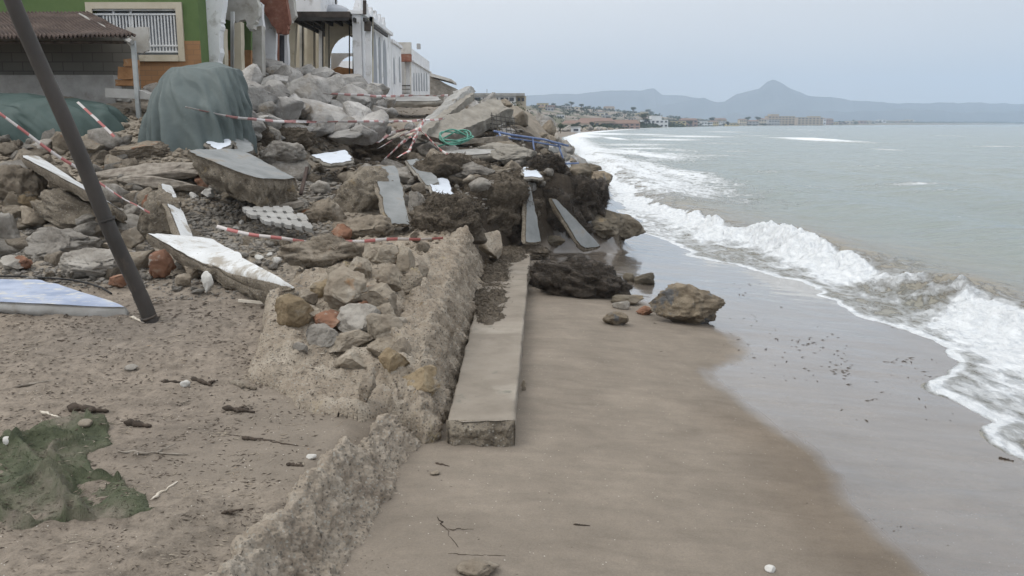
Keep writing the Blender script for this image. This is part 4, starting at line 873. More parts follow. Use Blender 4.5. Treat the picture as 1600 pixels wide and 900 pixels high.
def weed(name, label, px, py, w, h, mat, seed, deep=.8, Y=None, n=2500, size=.09, sink=.2, tilt=0, yaw=0, lift=0, flat=.9):
    o = rock(name, label, 'seaweed heap', px, py, w, h, mat, seed, deep, 5, 0, .36, .16, 4, sink=sink, crack=0, Y=('back', .2) if Y is None or Y > 16 else Y, dm=(.7, .95), tilt=tilt, lift=lift)
    if yaw: o.rotation_euler = (0, 0, yaw)
    Vv = np.array([v.co[:] for v in o.data.vertices]); Vv = Vv[(Vv[:, 2] > -.3 * Vv[:, 2].max())]
    s_ = strands(o, Vv + np.array(o.location), int(n * 1.1), seed, size * .6, M[mat], .16); return o
weed('seaweed_heap', 'long dark brown seaweed heap stretching from the concrete strip over the sand', 908, 470, 172, 66, 'wet_seaweed', 402, .5, n=6000, size=.10, tilt=-.20)
weed('seaweed_heap', 'low dark tail of seaweed against the concrete strip', 850, 452, 60, 44, 'wet_seaweed', 403, .9, n=1800, size=.10)
weed('seaweed_heap', 'thin seaweed mat reaching back towards the upright slab', 826, 410, 80, 24, 'seaweed', 404, 1.2, n=1500, size=.10)
sw = crust('seaweed_heap', [(772, 386), (826, 388), (824, 402), (800, 420), (790, 440), (792, 470), (788, 500), (764, 514), (732, 508), (736, 480), (748, 440), (764, 400)], .60, .035, M['seaweed'], 405, 'flat tangle of brown seaweed spread over the far half of the concrete strip', 'seaweed heap', .10, .02, .06, True, True)
strands(sw, np.array([v.co[:] for v in sw.data.vertices]), 4500, 406, .07, M['seaweed'])
weed('seaweed_bank', 'big rounded bank of brown seaweed in the centre of the rubble point', 760, 372, 180, 100, 'seaweed', 409, .8, Y=18.0, n=7000, size=.16, sink=.2)
weed('seaweed_bank', 'brown seaweed slope left of the upright slab', 700, 372, 130, 70, 'seaweed', 411, .8, Y=17.4, n=4000, size=.15)
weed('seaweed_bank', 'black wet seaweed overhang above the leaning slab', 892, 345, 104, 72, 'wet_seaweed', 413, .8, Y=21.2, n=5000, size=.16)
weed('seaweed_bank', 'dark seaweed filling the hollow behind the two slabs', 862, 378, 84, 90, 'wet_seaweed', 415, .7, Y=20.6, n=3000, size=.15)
weed('seaweed_bank', 'small black seaweed hump below the blue railing', 858, 282, 64, 42, 'wet_seaweed', 417, .8, Y=24.5, n=2500, size=.18)
weed('seaweed_heap', 'brown seaweed mound topped with earth in front of the standing slab', 500, 420, 150, 50, 'rubble_brown', 419, .8, n=2500, size=.1)
weed('seaweed_heap', 'dark earthy seaweed behind the green tarpaulin', 400, 232, 70, 40, 'seaweed', 421, .8, n=1500, size=.16)
weed('seaweed_heap', 'dark seaweed drift below the limestone boulders', 450, 238, 80, 44, 'seaweed', 423, .8, n=1800, size=.16)
weed('seaweed_heap', 'dark seaweed drift behind the white slab', 585, 255, 110, 42, 'seaweed', 425, .8, n=2200, size=.17)
weed('seaweed_heap', 'brown seaweed ridge leading up to the green hose', 700, 300, 150, 60, 'seaweed', 427, .8, n=3000, size=.17)
weed('seaweed_bank', 'brown seaweed crest above the upright slab', 830, 300, 110, 36, 'seaweed', 429, .8, n=3000, size=.17, Y=20.5)

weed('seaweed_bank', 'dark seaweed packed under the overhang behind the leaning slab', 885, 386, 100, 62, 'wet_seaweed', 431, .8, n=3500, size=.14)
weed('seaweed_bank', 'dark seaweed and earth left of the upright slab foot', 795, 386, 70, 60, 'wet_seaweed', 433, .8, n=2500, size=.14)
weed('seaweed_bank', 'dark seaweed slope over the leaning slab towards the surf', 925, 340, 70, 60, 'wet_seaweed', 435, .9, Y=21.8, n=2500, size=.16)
# ------------------------------------------------------------------ slabs
def GY(px, py, Y):
    try: return min(Y, G(px, py).y * .992)
    except ValueError: return Y
def qslab(name, label, cn, th, face, body, seed, th_dir=None, part_name='painted_face', ragged=.06, back=.06, cat='slab', n=40, group=None, grain=None):
    """broken slab: cn = 4 corners (px, py, distance); its face is a sheet of its own, the body rough"""
    c4 = [np.array(P(q[0], q[1], GY(*q) * .965)) for q in cn]
    U, W = np.meshgrid(np.linspace(0, 1, n), np.linspace(0, 1, n), indexing='ij')
    T = ((1 - U)[..., None] * (1 - W)[..., None] * c4[0] + U[..., None] * (1 - W)[..., None] * c4[1] + U[..., None] * W[..., None] * c4[2] + (1 - U)[..., None] * W[..., None] * c4[3])
    nn = np.cross(c4[1] - c4[0], c4[3] - c4[0]); nn /= np.linalg.norm(nn); view = T.mean((0, 1)) - np.array([0, 0, H])
    if nn @ view > 0: nn = -nn
    size = (np.linalg.norm(c4[1] - c4[0]) + np.linalg.norm(c4[3] - c4[0])) / 2
    edge = np.minimum(np.minimum(U, 1 - U), np.minimum(W, 1 - W)); k = np.clip(1 - edge * 7, 0, 1)[..., None]
    cr = np.clip(1 - np.minimum(np.hypot(U, W), np.minimum(np.hypot(1 - U, W), np.minimum(np.hypot(U, 1 - W), np.hypot(1 - U, 1 - W)))) * 6, 0, 1)
    inw = T.mean((0, 1)) - T; inw /= np.linalg.norm(inw, axis=-1, keepdims=True) + 1e-6
    sc = 4 / size
    j = (fbm(T * sc, 4, seed) + .5 * fbm(T * sc * 4, 3, seed + 1))[..., None]
    T = T + inw * k * ragged * size * j + inw * (cr * size * .05 * (1 + fbm(T * 3, 2, seed + 8)))[..., None]
    nd = -nn if th_dir is None else np.array(th_dir, float)
    B = T + nd * th + nn * back * (fbm(T * 4, 4, seed + 3, .6)[..., None]) - (nn * th * .0) + inw * k * th * .25
    mid = (T + B) / 2 + np.where(k > .85, 1, 0) * (-inw) * .25 * th * (fbm(T * 9, 3, seed + 6)[..., None])
    N = n * n; rim = [(i, 0) for i in range(n)] + [(n - 1, j_) for j_ in range(1, n)] + [(i, n - 1) for i in range(n - 2, -1, -1)] + [(0, j_) for j_ in range(n - 2, 0, -1)]
    rid = np.array([i * n + j_ for i, j_ in rim]); g = gridF(n, n); m_ = len(rid); Tr, Br, Iw = T.reshape(-1, 3)[rid], B.reshape(-1, 3)[rid], inw.reshape(-1, 3)[rid]; rings = []
    for q in range(1, 7):
        f_ = q / 7; L_ = Tr * (1 - f_) + Br * f_; bl = math.sin(math.pi * f_)
        rings.append(L_ - Iw * (bl * (.05 + .9 * th * (.28 * fbm(L_ * 5, 4, seed + 6, .6) + .10 * fbm(L_ * 16, 3, seed + 7))))[:, None])
    V = np.concatenate([T.reshape(-1, 3), B.reshape(-1, 3)] + rings); rows = [rid] + [2 * N + q * m_ + np.arange(m_) for q in range(6)] + [rid + N]
    S1 = np.concatenate([np.stack([a_, np.roll(a_, -1), np.roll(b_, -1), b_], 1) for a_, b_ in zip(rows, rows[1:])]); S2 = S1[:0]
    used = np.concatenate([g, g[:, ::-1] + N, S1, S2]); ids, inv = np.unique(used, return_inverse=True); used = inv.reshape(-1, 4)
    r = empty(name, tuple(c4[0] * 0 + V[ids].mean(0)), label, cat, group)
    child(r, 'body', V[ids], used, M[body])
    Tf = T + nn * (.006 + .003 * fbm(T * 3, 2, seed)[..., None]) + inw * k * .012
    child(r, part_name, Tf.reshape(-1, 3), g, M[face], smooth=True)
    return r
SL = [
 ('fallen_slab', 'white painted slab lying tilted on red and brown rubble in front of the leaning post', [(228, 364, 12.3), (330, 372, 13.2), (466, 452, 11.4), (405, 459, 11.0)], .15, 'white_paint', 'conglomerate', (-.25, .5, -1), .03, .06),
 ('fallen_slab', 'narrow white slab standing on edge above the red stones', [(250, 286, 14.6), (268, 290, 14.8), (304, 376, 13.2), (284, 374, 12.9)], .12, 'white_paint', 'conglomerate', (-.8, .4, -.3), .04, .05),
 ('fallen_slab', 'long white topped slab lying over a conglomerate chunk behind the leaning post', [(30, 243, 15.0), (60, 244, 15.7), (198, 334, 13.9), (176, 320, 13.2)], .18, 'white_paint', 'conglomerate', (.1, .3, -1), .03, .06),
 ('fallen_slab', 'faded blue painted slab lying flat on the sand at the left edge', [(-60, 436, 12.0), (70, 437, 11.9), (207, 482, 10.25), (-60, 470, 10.3)], .17, 'blue_paint', 'pale_concrete', (0, 0, -1), .012, .01),
 ('fallen_slab', 'grey tiled slab on top of a thick brown conglomerate block', [(288, 236, 15.2), (372, 232, 17.2), (466, 280, 15.6), (400, 279, 14.5)], .5, 'grey_paint', 'conglomerate', (.1, .3, -1), .03, .08),
 ('fallen_slab', 'tilted grey slab standing against the earth mound left of the seaweed bank', [(584, 262, 16.6), (620, 258, 16.9), (641, 352, 15.6), (606, 350, 15.4)], .14, 'grey_paint', 'conglomerate', (-.7, .6, -.2), .04, .05),
 ('fallen_slab', 'blue white board shaped slab with a broken lower edge on the seaweed', [(669, 280, 18.0), (700, 279, 18.4), (713, 320, 17.3), (684, 324, 17.1)], .06, 'sky_paint', 'concrete', None, .04, .01),
 ('fallen_slab', 'dull grey slab leaning just behind the blue white board', [(634, 250, 18.9), (652, 247, 19.2), (688, 283, 18.6), (668, 292, 18.1)], .10, 'grey_paint', 'concrete', None, .05, .02),
 ('fallen_slab', 'tall narrow grey slab standing upright in the seaweed bank', [(823, 292, 18.9), (829, 291, 19.1), (846, 379, 18.9), (821, 380, 18.4)], .10, 'grey_paint', 'conglomerate', (-.9, .3, 0), .03, .03),
 ('fallen_slab', 'grey slab leaning steeply down to the sand at the rubble point', [(860, 309, 19.8), (871, 312, 20.4), (940, 386, 19.6), (908, 387, 18.9)], .12, 'grey_paint', 'conglomerate', (-.5, .4, -.6), .03, .05),
 ('fallen_slab', 'white slab with a dark notch lying in the middle of the rubble', [(484, 243, 18.9), (540, 234, 19.8), (553, 250, 18.9), (516, 257, 18.3)], .10, 'sky_paint', 'concrete', None, .06, .02),
 ('fallen_slab', 'small white broken slab beside the green tarpaulin', [(314, 216, 17.9), (346, 206, 18.3), (364, 224, 17.5), (340, 236, 17.2)], .12, 'sky_paint', 'concrete', None, .06, .03),
 ('fallen_slab', 'grey rubble slab tilted right of the small white slab', [(356, 206, 18.2), (378, 208, 18.6), (398, 236, 17.4), (376, 240, 17.2)], .12, 'grey_paint', 'rubble_grey', None, .08, .04),
 ('fallen_slab', 'flat pale slab shelf in front of the green hose', [(690, 236, 22.6), (800, 228, 23.6), (812, 236, 22.2), (690, 246, 21.6)], .18, 'pale_concrete', 'concrete', (0, 0, -1), .03, .03),
 ('fallen_slab', 'pale kerb like slab behind the blue white board', [(650, 250, 20.4), (688, 246, 20.8), (712, 272, 19.4), (690, 272, 19.0)], .10, 'pale_concrete', 'concrete', None, .05, .03),
 ('fallen_slab', 'white fragment standing on edge near the dark seaweed hump', [(815, 262, 22.0), (835, 260, 22.4), (848, 278, 21.8), (820, 276, 21.6)], .08, 'sky_paint', 'concrete', None, .08, .02),
 ('fallen_slab', 'broken paving shelf overhanging at the end of the promenade', [(598, 152, 33), (684, 150, 34), (690, 158, 31.5), (604, 158, 31)], .2, 'pale_concrete', 'concrete', (0, 0, -1), .03, .04),
 ('fallen_slab', 'shattered slab tipped up behind the long concrete beams', [(745, 165, 28), (768, 158, 28.5), (790, 196, 27), (752, 200, 26.6)], .14, 'pale_concrete', 'concrete', None, .08, .04),
]
for i, (nm, lb, cn, th, fc, bd, td, rg, bk) in enumerate(SL): qslab(nm, lb, cn, th, fc, bd, 500 + i * 7, td, ragged=rg, back=bk, part_name='painted_face' if 'paint' in fc else 'top_face')
# conglomerate chunks under the slabs and other large pieces
for i, a in enumerate([
 ('conglomerate_block', 'thick brown and orange conglomerate block beneath the grey tiled slab', 375, 318, 160, 44, 'conglomerate', .45, 15.2, 0),
 ('conglomerate_chunk', 'large conglomerate chunk under the long white topped slab', 120, 380, 170, 70, 'conglomerate', .5, 13.4, -.45),
 ('conglomerate_chunk', 'rubble chunk supporting the tilted white painted slab', 350, 452, 170, 38, 'conglomerate', .45, 11.9, -.25),
 ('conglomerate_chunk', 'mortared rubble chunk behind the narrow white slab', 245, 385, 90, 96, 'conglomerate', .6, 13.9, 0),
 ('conglomerate_mound', 'mossy conglomerate mound left of the standing grey slab', 572, 345, 125, 84, 'conglomerate', .6, 16.4, .05),
 ('conglomerate_chunk', 'rough lump between the perforated blocks and the mound', 500, 360, 80, 50, 'rubble_brown', .7, 14.9, 0),
 ('conglomerate_chunk', 'low brown lump in front of the conglomerate mound', 560, 385, 110, 48, 'rubble_brown', .7, 14.2, 0),
 ('conglomerate_chunk', 'small arched fragment right of the standing grey slab', 655, 356, 34, 68, 'rubble_grey', .6, 16.2, .1),
 ('conglomerate_chunk', 'rubble foot holding the tall upright slab', 812, 384, 40, 50, 'conglomerate', .6, 18.5, 0),
 ('conglomerate_chunk', 'rubble mass behind the steeply leaning slab', 888, 388, 60, 52, 'conglomerate', .5, 19.9, -.4),
 ('conglomerate_chunk', 'weathered grey lump below the blue slab stones', 90, 420, 130, 70, 'rubble_grey', .6, 12.6, 0),
 ('rubble_lump', 'pale rubble lump in front of the leaning post', 140, 440, 120, 50, 'rubble_grey', .6, 11.6, 0),
 ('rubble_lump', 'brown rubble lump at the far left of the slope', 20, 330, 90, 80, 'rubble_brown', .7, 14.2, 0),
 ('rubble_lump', 'grey lump behind the tiled slab', 430, 260, 90, 44, 'rubble_grey', .7, 17.6, 0),
 ('rubble_lump', 'brown heap left of the tiled slab', 215, 255, 110, 36, 'rubble_brown', .7, 16.4, 0),
 ('rubble_lump', 'earth covered lump below the green hose shelf', 740, 290, 90, 36, 'rubble_grey', .7, 20.2, 0),
 ('rubble_lump', 'grey broken lump beside the blue railing foot', 800, 262, 80, 36, 'concrete', .7, 22.8, 0),
 ('rubble_lump', 'rough block in the slope under the shelf slab', 780, 250, 90, 26, 'concrete', .7, 23.0, 0),
 ('rubble_lump', 'pale torn lump at the foot of the long beams', 600, 222, 60, 26, 'rubble_grey', .7, 22.6, 0),
 ('rubble_lump', 'brown torn lump in front of the promenade', 560, 200, 60, 26, 'rubble_brown', .7, 25, 0),
 ('driftwood_log', 'thick grey driftwood trunk lying below the tarpaulins', 235, 285, 200, 30, 'wood_grey', .25, 15.9, .06),
 ('driftwood_log', 'second grey trunk tucked under the tiled block', 250, 300, 150, 22, 'wood_grey', .25, 15.5, -.08),
 ('clay_pipe', 'grey broken pipe end with an orange rim beside the mound', 440, 330, 90, 20, 'rubble_grey', .3, 15.2, .1),
]):
    nm, lb, px_, py_, w, h, mt, dp, Yq, tl = a
    rock(nm, lb, {'driftwood_log': 'driftwood', 'driftwood_root': 'driftwood', 'clay_pipe': 'pipe'}.get(nm, 'rubble'), px_, py_, w, h, mt, 600 + i * 5, dp, 5, 9, .13, .06, 5, .06 if 'cong' in nm else 0, 7, crack=0 if 'log' in nm or 'pipe' in nm else .09, Y=('back', .35) if i < 11 else Yq, tilt=tl, sink=.12, smooth=True)
# big coloured stones among the rubble
for i, (nm, lb, px_, py_, w, h, mt) in enumerate([
 ('stone', 'smooth red brown stone under the tip of the white painted slab', 246, 442, 44, 46, 'red_stone'), ('stone', 'red brown stone left of the narrow white slab', 235, 350, 30, 42, 'red_stone'),
 ('stone', 'rounded ochre stone left of the leaning post', 38, 330, 44, 32, 'ochre_stone'), ('stone', 'large smooth grey stone at the left edge', 8, 392, 46, 58, 'rubble_grey'),
 ('stone', 'brown flat stone beside the grey stone', 45, 362, 56, 34, 'rubble_brown'), ('stone', 'pinkish stone in front of the grey stone', 30, 425, 34, 20, 'red_stone'),
 ('stone', 'pale grey stone above the blue slab', 12, 432, 50, 24, 'rubble_grey'), ('stone', 'reddish stone right of the leaning post foot', 180, 455, 34, 22, 'red_stone'),
 ('stone', 'white pointed stone in front of the white painted slab', 322, 465, 24, 34, 'white_stone'), ('stone', 'tan stone beside the leaning post', 200, 395, 40, 34, 'tan_stone'),
 ('stone', 'orange clay lump below the pipe', 535, 378, 36, 24, 'red_stone'), ('stone', 'orange stone embedded in the tiled block', 322, 300, 40, 26, 'red_stone'),
 ('stone', 'ochre stone in the front of the tiled block', 395, 322, 40, 34, 'ochre_stone'), ('stone', 'brown stone above the narrow white slab', 228, 330, 40, 34, 'rubble_brown'),
 ('stone', 'pale angular stone behind the narrow slab', 322, 312, 24, 16, 'white_stone'), ('stone', 'tan stone under the narrow slab', 262, 372, 36, 26, 'ochre_stone'),
 ('stone', 'pale cube of stone beside the ochre stone', 395, 345, 30, 16, 'tan_stone'), ('stone', 'pale brown stone under the white slab end', 300, 440, 26, 30, 'tan_stone'),
 ('stone', 'low brown stone left of the pointed white stone', 285, 452, 30, 18, 'rubble_brown'), ('stone', 'grey round stone left of the leaning post', 105, 400, 32, 24, 'rubble_grey'),
 ('stone', 'white flat stone by the left tarpaulin', 115, 212, 40, 16, 'rubble_grey'), ('stone', 'grey block below the left tarpaulin', 65, 245, 54, 24, 'rubble_grey'),
 ('stone', 'brick red stone below the green tarpaulin', 244, 245, 14, 20, 'red_stone'), ('stone', 'angular white stone right of the lean-to post', 180, 162, 46, 18, 'white_stone')]):
    rock(nm, lb, nm, px_, py_, w, h, mt, 800 + i * 3, .8, 4, 14, .12, .04, sink=.14, lift=.04, dm=(.48, .85))

# ------------------------------------------------------------------ countable loose stones: shared meshes, one object each
def stone_mesh(seed, mt, sub=3):
    V, Fc = rockV(seed, sub, 13, .14, .45, .85, .05, 5, crack=.07)
    o = mk('rubble_stone', V, Fc, M[mt]); C.objects.unlink(o); return o
protos = {k: [stone_mesh(900 + i * 7 + j, k) for j in range(4)] for i, k in enumerate(('rubble_grey', 'rubble_brown', 'tan_stone', 'white_stone', 'limestone', 'red_stone'))}
rng = random.Random(77)
def put(pr, g, s_, label, cat, group, flat=(.5, .85), sink=.25, name=None):
    o = pr.copy(); o.name = name or pr.name; C.objects.link(o)
    f_ = rng.uniform(*flat); o.scale = (s_ * rng.uniform(.8, 1.25), s_ * rng.uniform(.7, 1.1), s_ * f_)
    o.rotation_euler = (rng.uniform(-.5, .5), rng.uniform(-.5, .5), rng.uniform(0, 6.28)); o.location = (g.x, g.y, g.z + s_ * f_ * (1 - 2 * sink))
    return tag(o, label, cat, group)
for n_, x0, x1, y0, y1, ks, smin, smax, lb in (
   (120, 0, 215, 215, 440, ('rubble_grey', 'rubble_brown', 'tan_stone', 'rubble_grey'), 7, 22, 'loose stone in the rubble slope left of the leaning post'),
   (95, 200, 520, 290, 460, ('rubble_grey', 'white_stone', 'tan_stone', 'rubble_grey'), 4, 12, 'loose stone in the grey gravelly rubble between the white slabs and the mound'),
   (80, 380, 700, 215, 400, ('rubble_brown', 'rubble_grey', 'rubble_brown'), 6, 18, 'loose brown stone on the rubble slope in the middle'),
   (40, 640, 860, 200, 300, ('rubble_grey', 'rubble_brown', 'tan_stone'), 5, 15, 'loose stone around the green hose and blue railing')):
    for k in range(n_):
        g = G(rng.uniform(x0, x1), rng.uniform(y0, y1)); s_ = rng.uniform(smin, smax) * rng.uniform(.7, 1) * depth(g) / F
        put(rng.choice(protos[rng.choice(ks)]), g, s_, lb, 'stone', lb.replace('loose', 'loose').replace('stone', 'stones', 1))
for n_, x0, x1, y0, y1, ks, smin, smax, lb in ((46, 0, 225, 225, 420, ('rubble_brown', 'rubble_grey', 'tan_stone'), 20, 36, 'larger broken masonry lump in the slope left of the leaning post'),
   (34, 330, 700, 215, 330, ('rubble_brown', 'rubble_grey'), 16, 30, 'larger broken masonry lump between the tiled slab and the seaweed bank'), (24, 600, 840, 190, 300, ('rubble_brown', 'rubble_grey', 'limestone'), 14, 28, 'larger broken lump around the long beams')):
    for k in range(n_):
        g = G(rng.uniform(x0, x1), rng.uniform(y0, y1)); g.z -= .05; put(rng.choice(protos[rng.choice(ks)]), g, rng.uniform(smin, smax) * depth(g) / F, lb, 'rubble', lb.replace('larger broken', 'broken').replace('lump', 'lumps', 1), (.5, .8), .3, 'masonry_lump')
# limestone boulders banked below the white building
rip = [(395, 172, 62, 46), (372, 140, 52, 30), (412, 128, 70, 26), (430, 158, 40, 34), (455, 142, 50, 40), (482, 170, 64, 62), (440, 192, 70, 40), (500, 200, 76, 40), (520, 150, 50, 34), (545, 172, 56, 42), (500, 128, 46, 22), (548, 140, 50, 30), (575, 165, 40, 36), (590, 150, 34, 26),
       (565, 195, 52, 34), (535, 210, 44, 28), (470, 215, 60, 26), (410, 205, 60, 30), (385, 190, 44, 26), (600, 180, 30, 18), (425, 222, 50, 22), (580, 205, 30, 18), (460, 122, 40, 18), (478, 118, 34, 16), (525, 128, 36, 18), (232, 132, 50, 36), (245, 150, 34, 22), (515, 180, 40, 30), (470, 182, 30, 24), (350, 190, 20, 20), (545, 222, 60, 22), (610, 165, 24, 14), (370, 165, 40, 30)]
rr_ = random.Random(4)
for _ in range(24): b_ = rr_.uniform(124, 226); rip.append((rr_.uniform(372, 545 + (b_ - 120) * .5), b_, rr_.uniform(30, 58), rr_.uniform(24, 42)))
for i, (px_, py_, w, h) in enumerate(rip):
    yq = 20.3 + (222 - py_) * .075 + rng.uniform(-.2, .2)
    yq = GY(px_, py_, yq); gx = P(px_, py_, yq); s_ = depth(gx) / F
    V, Fc = rockV(1200 + i, 4, 16, .06, .42, .78, .014, 7, crack=.035)
    V = V * (w * s_ / 2 * 1.2, w * s_ / 2 * .8, h * s_ / 2 * 1.2); o = mk('limestone_boulder', V, Fc, M['limestone'], smooth=False)
    o.location = (gx.x, gx.y, gx.z + h * s_ / 2 * .75); o.rotation_euler = (rng.uniform(-.2, .2), rng.uniform(-.25, .25), rng.uniform(-.5, .5))
    big = {5: 'largest pale limestone boulder in the bank, facing the viewer at its middle', 2: 'flat topped pale boulder under the torn row house', 25: 'pale boulder between the brick steps and the green tarpaulin', 0: 'pale boulder right beside the green tarpaulin'}
    if i in big: tag(o, big[i], 'boulder', 'limestone boulders banked below the white building')
    else: tag(o, 'pale grey limestone boulder in the bank below the arcaded building', 'boulder', 'limestone boulders banked below the white building')
# smaller limestone scree between the boulders
for k in range(40):
    a = rng.uniform(370, 610); b = rng.uniform(150, 225); g = P(a, b, 20.2 + (222 - b) * .075); g.z += .05
    put(rng.choice(protos['limestone']), g, rng.uniform(.12, .26), 'small pale limestone lump between the big boulders', 'stone', 'small limestone lumps between the boulders', (.7, 1), .3, 'limestone_lump')

# gravel and grit nobody could count
def scatter(name, label, regs, seed, mat, base):
    rg = np.random.RandomState(seed); Vs, Fs, o_ = [], [], 0
    bV = [rockV(1500 + k, base, 7, .1, .5, .9)[0] for k in range(5)]; bF = ico(base)[1]
    for n_, x0, x1, y0, y1, s0, s1 in regs:
        for k in range(n_):
            try: g = G(rg.uniform(x0, x1), rg.uniform(y0, y1))
            except ValueError: continue
            if g.y > 60: continue
            s_ = rg.uniform(s0, s1) * rg.uniform(.4, 1) * depth(g) / F; a = rg.uniform(0, 6.28); c_, n2 = math.cos(a), math.sin(a)
            v = bV[k % 5] * (s_ * rg.uniform(.8, 1.4), s_, s_ * rg.uniform(.4, .8)); v = np.stack([v[:, 0] * c_ - v[:, 1] * n2, v[:, 0] * n2 + v[:, 1] * c_, v[:, 2]], -1)
            Vs.append(v + (g.x, g.y, g.z + s_ * .15)); Fs.append(bF + o_); o_ += len(v)
    o = mk(name, np.concatenate(Vs), np.concatenate(Fs), M[mat]); return tag(o, label, None, None, 'stuff')
scatter('grey_gravel', 'grey gravel spilled through the rubble', [(3600, 290, 520, 270, 400, 1.5, 6), (2600, 0, 240, 300, 450, 1.5, 6.5), (900, -420, 0, 300, 440, 2, 9), (700, 240, 480, 400, 470, 1, 4), (1500, 380, 820, 200, 330, 1.5, 6)], 5, 'rubble_grey', 2)
scatter('brown_rubble', 'brown earthy rubble bits', [(3200, 0, 420, 170, 330, 1.5, 7), (1400, -420, 0, 190, 340, 2, 12), (1500, 380, 700, 200, 400, 1.5, 6), (500, 560, 800, 165, 230, 1, 3)], 6, 'rubble_brown', 2)
scatter('pale_grit', 'small pale stones and shell bits', [(500, 0, 560, 470, 900, .6, 2.0), (500, 380, 700, 380, 660, .8, 3.0), (200, 600, 1500, 520, 900, .4, 1.2)], 8, 'tan_stone', 1)

# ------------------------------------------------------------------ long concrete beams and boards
def beam(name, label, a, b, w, h, mat, seed, roll=0., rough=.03, cat='beam', nl=60, taper=1.):
    a, b = Vector(a), Vector(b); t = (b - a).normalized(); s0 = t.cross(Vector((0, 0, 1))).normalized(); u0 = s0.cross(t)
    s1 = s0 * math.cos(roll) + u0 * math.sin(roll); u1 = -s0 * math.sin(roll) + u0 * math.cos(roll)
    k = 8; pr = []
    for (x0, y0), (x1, y1) in zip([(-1, -1), (1, -1), (1, 1), (-1, 1)], [(1, -1), (1, 1), (-1, 1), (-1, -1)]):
        for q in range(k): pr.append((x0 + (x1 - x0) * q / k, y0 + (y1 - y0) * q / k))
    pr = np.array(pr); T_ = np.linspace(0, 1, nl)
    A_, S_, U_, D_ = (np.array(v) for v in (a, s1, u1, b - a))
    sc = 1 + (taper - 1) * T_
    V = A_ + T_[None, :, None] * D_ + (pr[:, 0, None] * w / 2 * sc)[..., None] * S_ + (pr[:, 1, None] * h / 2 * sc)[..., None] * U_
    n_ = np.stack([fbm(V * 2.2, 4, seed + i) for i in range(3)], -1) * rough + np.stack([fbm(V * 9, 4, seed + 5 + i, .6) for i in range(3)], -1) * rough * .5
    V = V + n_; endj = fbm(vec3(pr[:, 0] * 2 + seed, pr[:, 1] * 2), 3, seed)[:, None] * .22 * w
    V[:, -3:] += (endj * np.array([0, .5, 1.]))[..., None] * np.array(t); V[:, :3] += (endj * np.array([1, .5, 0]))[..., None] * np.array(t)
    Fl = [tuple(r) for r in gridF(len(pr), nl, True).tolist()] + [tuple(i * nl for i in range(len(pr))), tuple(i * nl + nl - 1 for i in range(len(pr)))[::-1]]
    o = mk(name, V.reshape(-1, 3), Fl, M[mat]); return tag(o, label, cat)
beam('concrete_beam', 'long pale concrete beam tipped up steeply at the end of the promenade', P(640, 226, 22.6), P(727, 143, 27.6), .62, .24, 'pale_concrete', 2001, .35, .05)
beam('concrete_beam', 'thick grey concrete beam sloping up beside the steep pale one', P(668, 220, 22.9), P(782, 172, 25.5), .75, .40, 'concrete', 2011, -.35, .05)
beam('concrete_beam', 'grey concrete post lying in front of the green hose shelf', P(655, 216, 22.2), P(735, 150, 27.0), .25, .2, 'concrete', 2015, 0, .04)
beam('timber_board', 'pale worn board propped up among the tangled tape', P(586, 226, 21.4), P(634, 206, 22.4), .16, .05, 'wood_pale', 2021, .3, .01)
beam('timber_board', 'pinkish plank end sticking out under the steep beam', P(638, 214, 22.3), P(655, 200, 22.9), .22, .06, 'wood_pale', 2023, .3, .01)
beam('timber_board', 'weathered brown timber lying on the rubble below the green hose', P(718, 222, 22.2), P(792, 216, 22.6), .16, .12, 'wood_grey', 2025, 0, .02)
beam('timber_board', 'dark twisted timber across the foot of the steep beam', P(660, 212, 22.1), P(700, 224, 21.9), .12, .1, 'wood_dark', 2027, 0, .03)
beam('reinforcement_bar', 'rusty rod leaning out of the rubble left of the mound', P(470, 304, 15.2), P(480, 262, 15.6), .05, .05, 'rust_sheet', 2029, 0, .005, 'rod')
beam('timber_board', 'flat grey plank lying beside the low tiled block', P(395, 330, 14.6), P(470, 318, 14.9), .3, .08, 'wood_grey', 2031, 0, .02)
beam('concrete_beam', 'short concrete kerb lying below the green hose shelf', P(700, 262, 21.2), P(800, 270, 20.8), .3, .2, 'concrete', 2033, 0, .05)
beam('concrete_beam', 'broken kerb along the seaward edge of the rubble', P(800, 244, 23.6), P(870, 232, 27), .35, .2, 'pale_concrete', 2035, 0, .05)
beam('timber_board', 'long thin pale stick lying in front of the mound', P(372, 470, 10.3), P(436, 474, 10.2), .03, .03, 'wood_pale', 2037, 0, .004)

# perforated concrete blocks
c4 = [P(378, 332, 14.2), P(470, 330, 14.3), P(492, 368, 13.35), P(396, 352, 13.6)]
for q in c4: q.y -= .0
pb = empty('perforated_block_panel', (c4[0] + c4[2]) / 2, 'panel of white perforated concrete blocks lying in the gravelly rubble', 'block panel')
nx, ny = 6, 3; nrm_ = (c4[1] - c4[0]).cross(c4[3] - c4[0]).normalized(); nrm_ = nrm_ if nrm_.z > 0 else -nrm_
for i in range(nx):
    for j in range(ny):
        if (i, j) in ((0, 2), (5, 0)): continue
        def q_(u, v): u /= nx; v /= ny; return c4[0] * (1-u) * (1-v) + c4[1] * u * (1-v) + c4[2] * u * v + c4[3] * (1-u) * v + nrm_ * .10
        k = .20; k2 = .17
        pts = [(k, .02), (.5, .02), (1-k, .02), (1-k2, .22), (.99, k), (.99, 1-k), (1-k2, .78), (1-k, .98), (k, .98), (k2, .78), (.01, 1-k), (.01, k), (k2, .22)]
        mb = MB(); mb.prism([q_(i + a, j + b) for a, b in pts], tuple(-nrm_ * .06)); mb.build('block', M['pale_concrete'], pb)

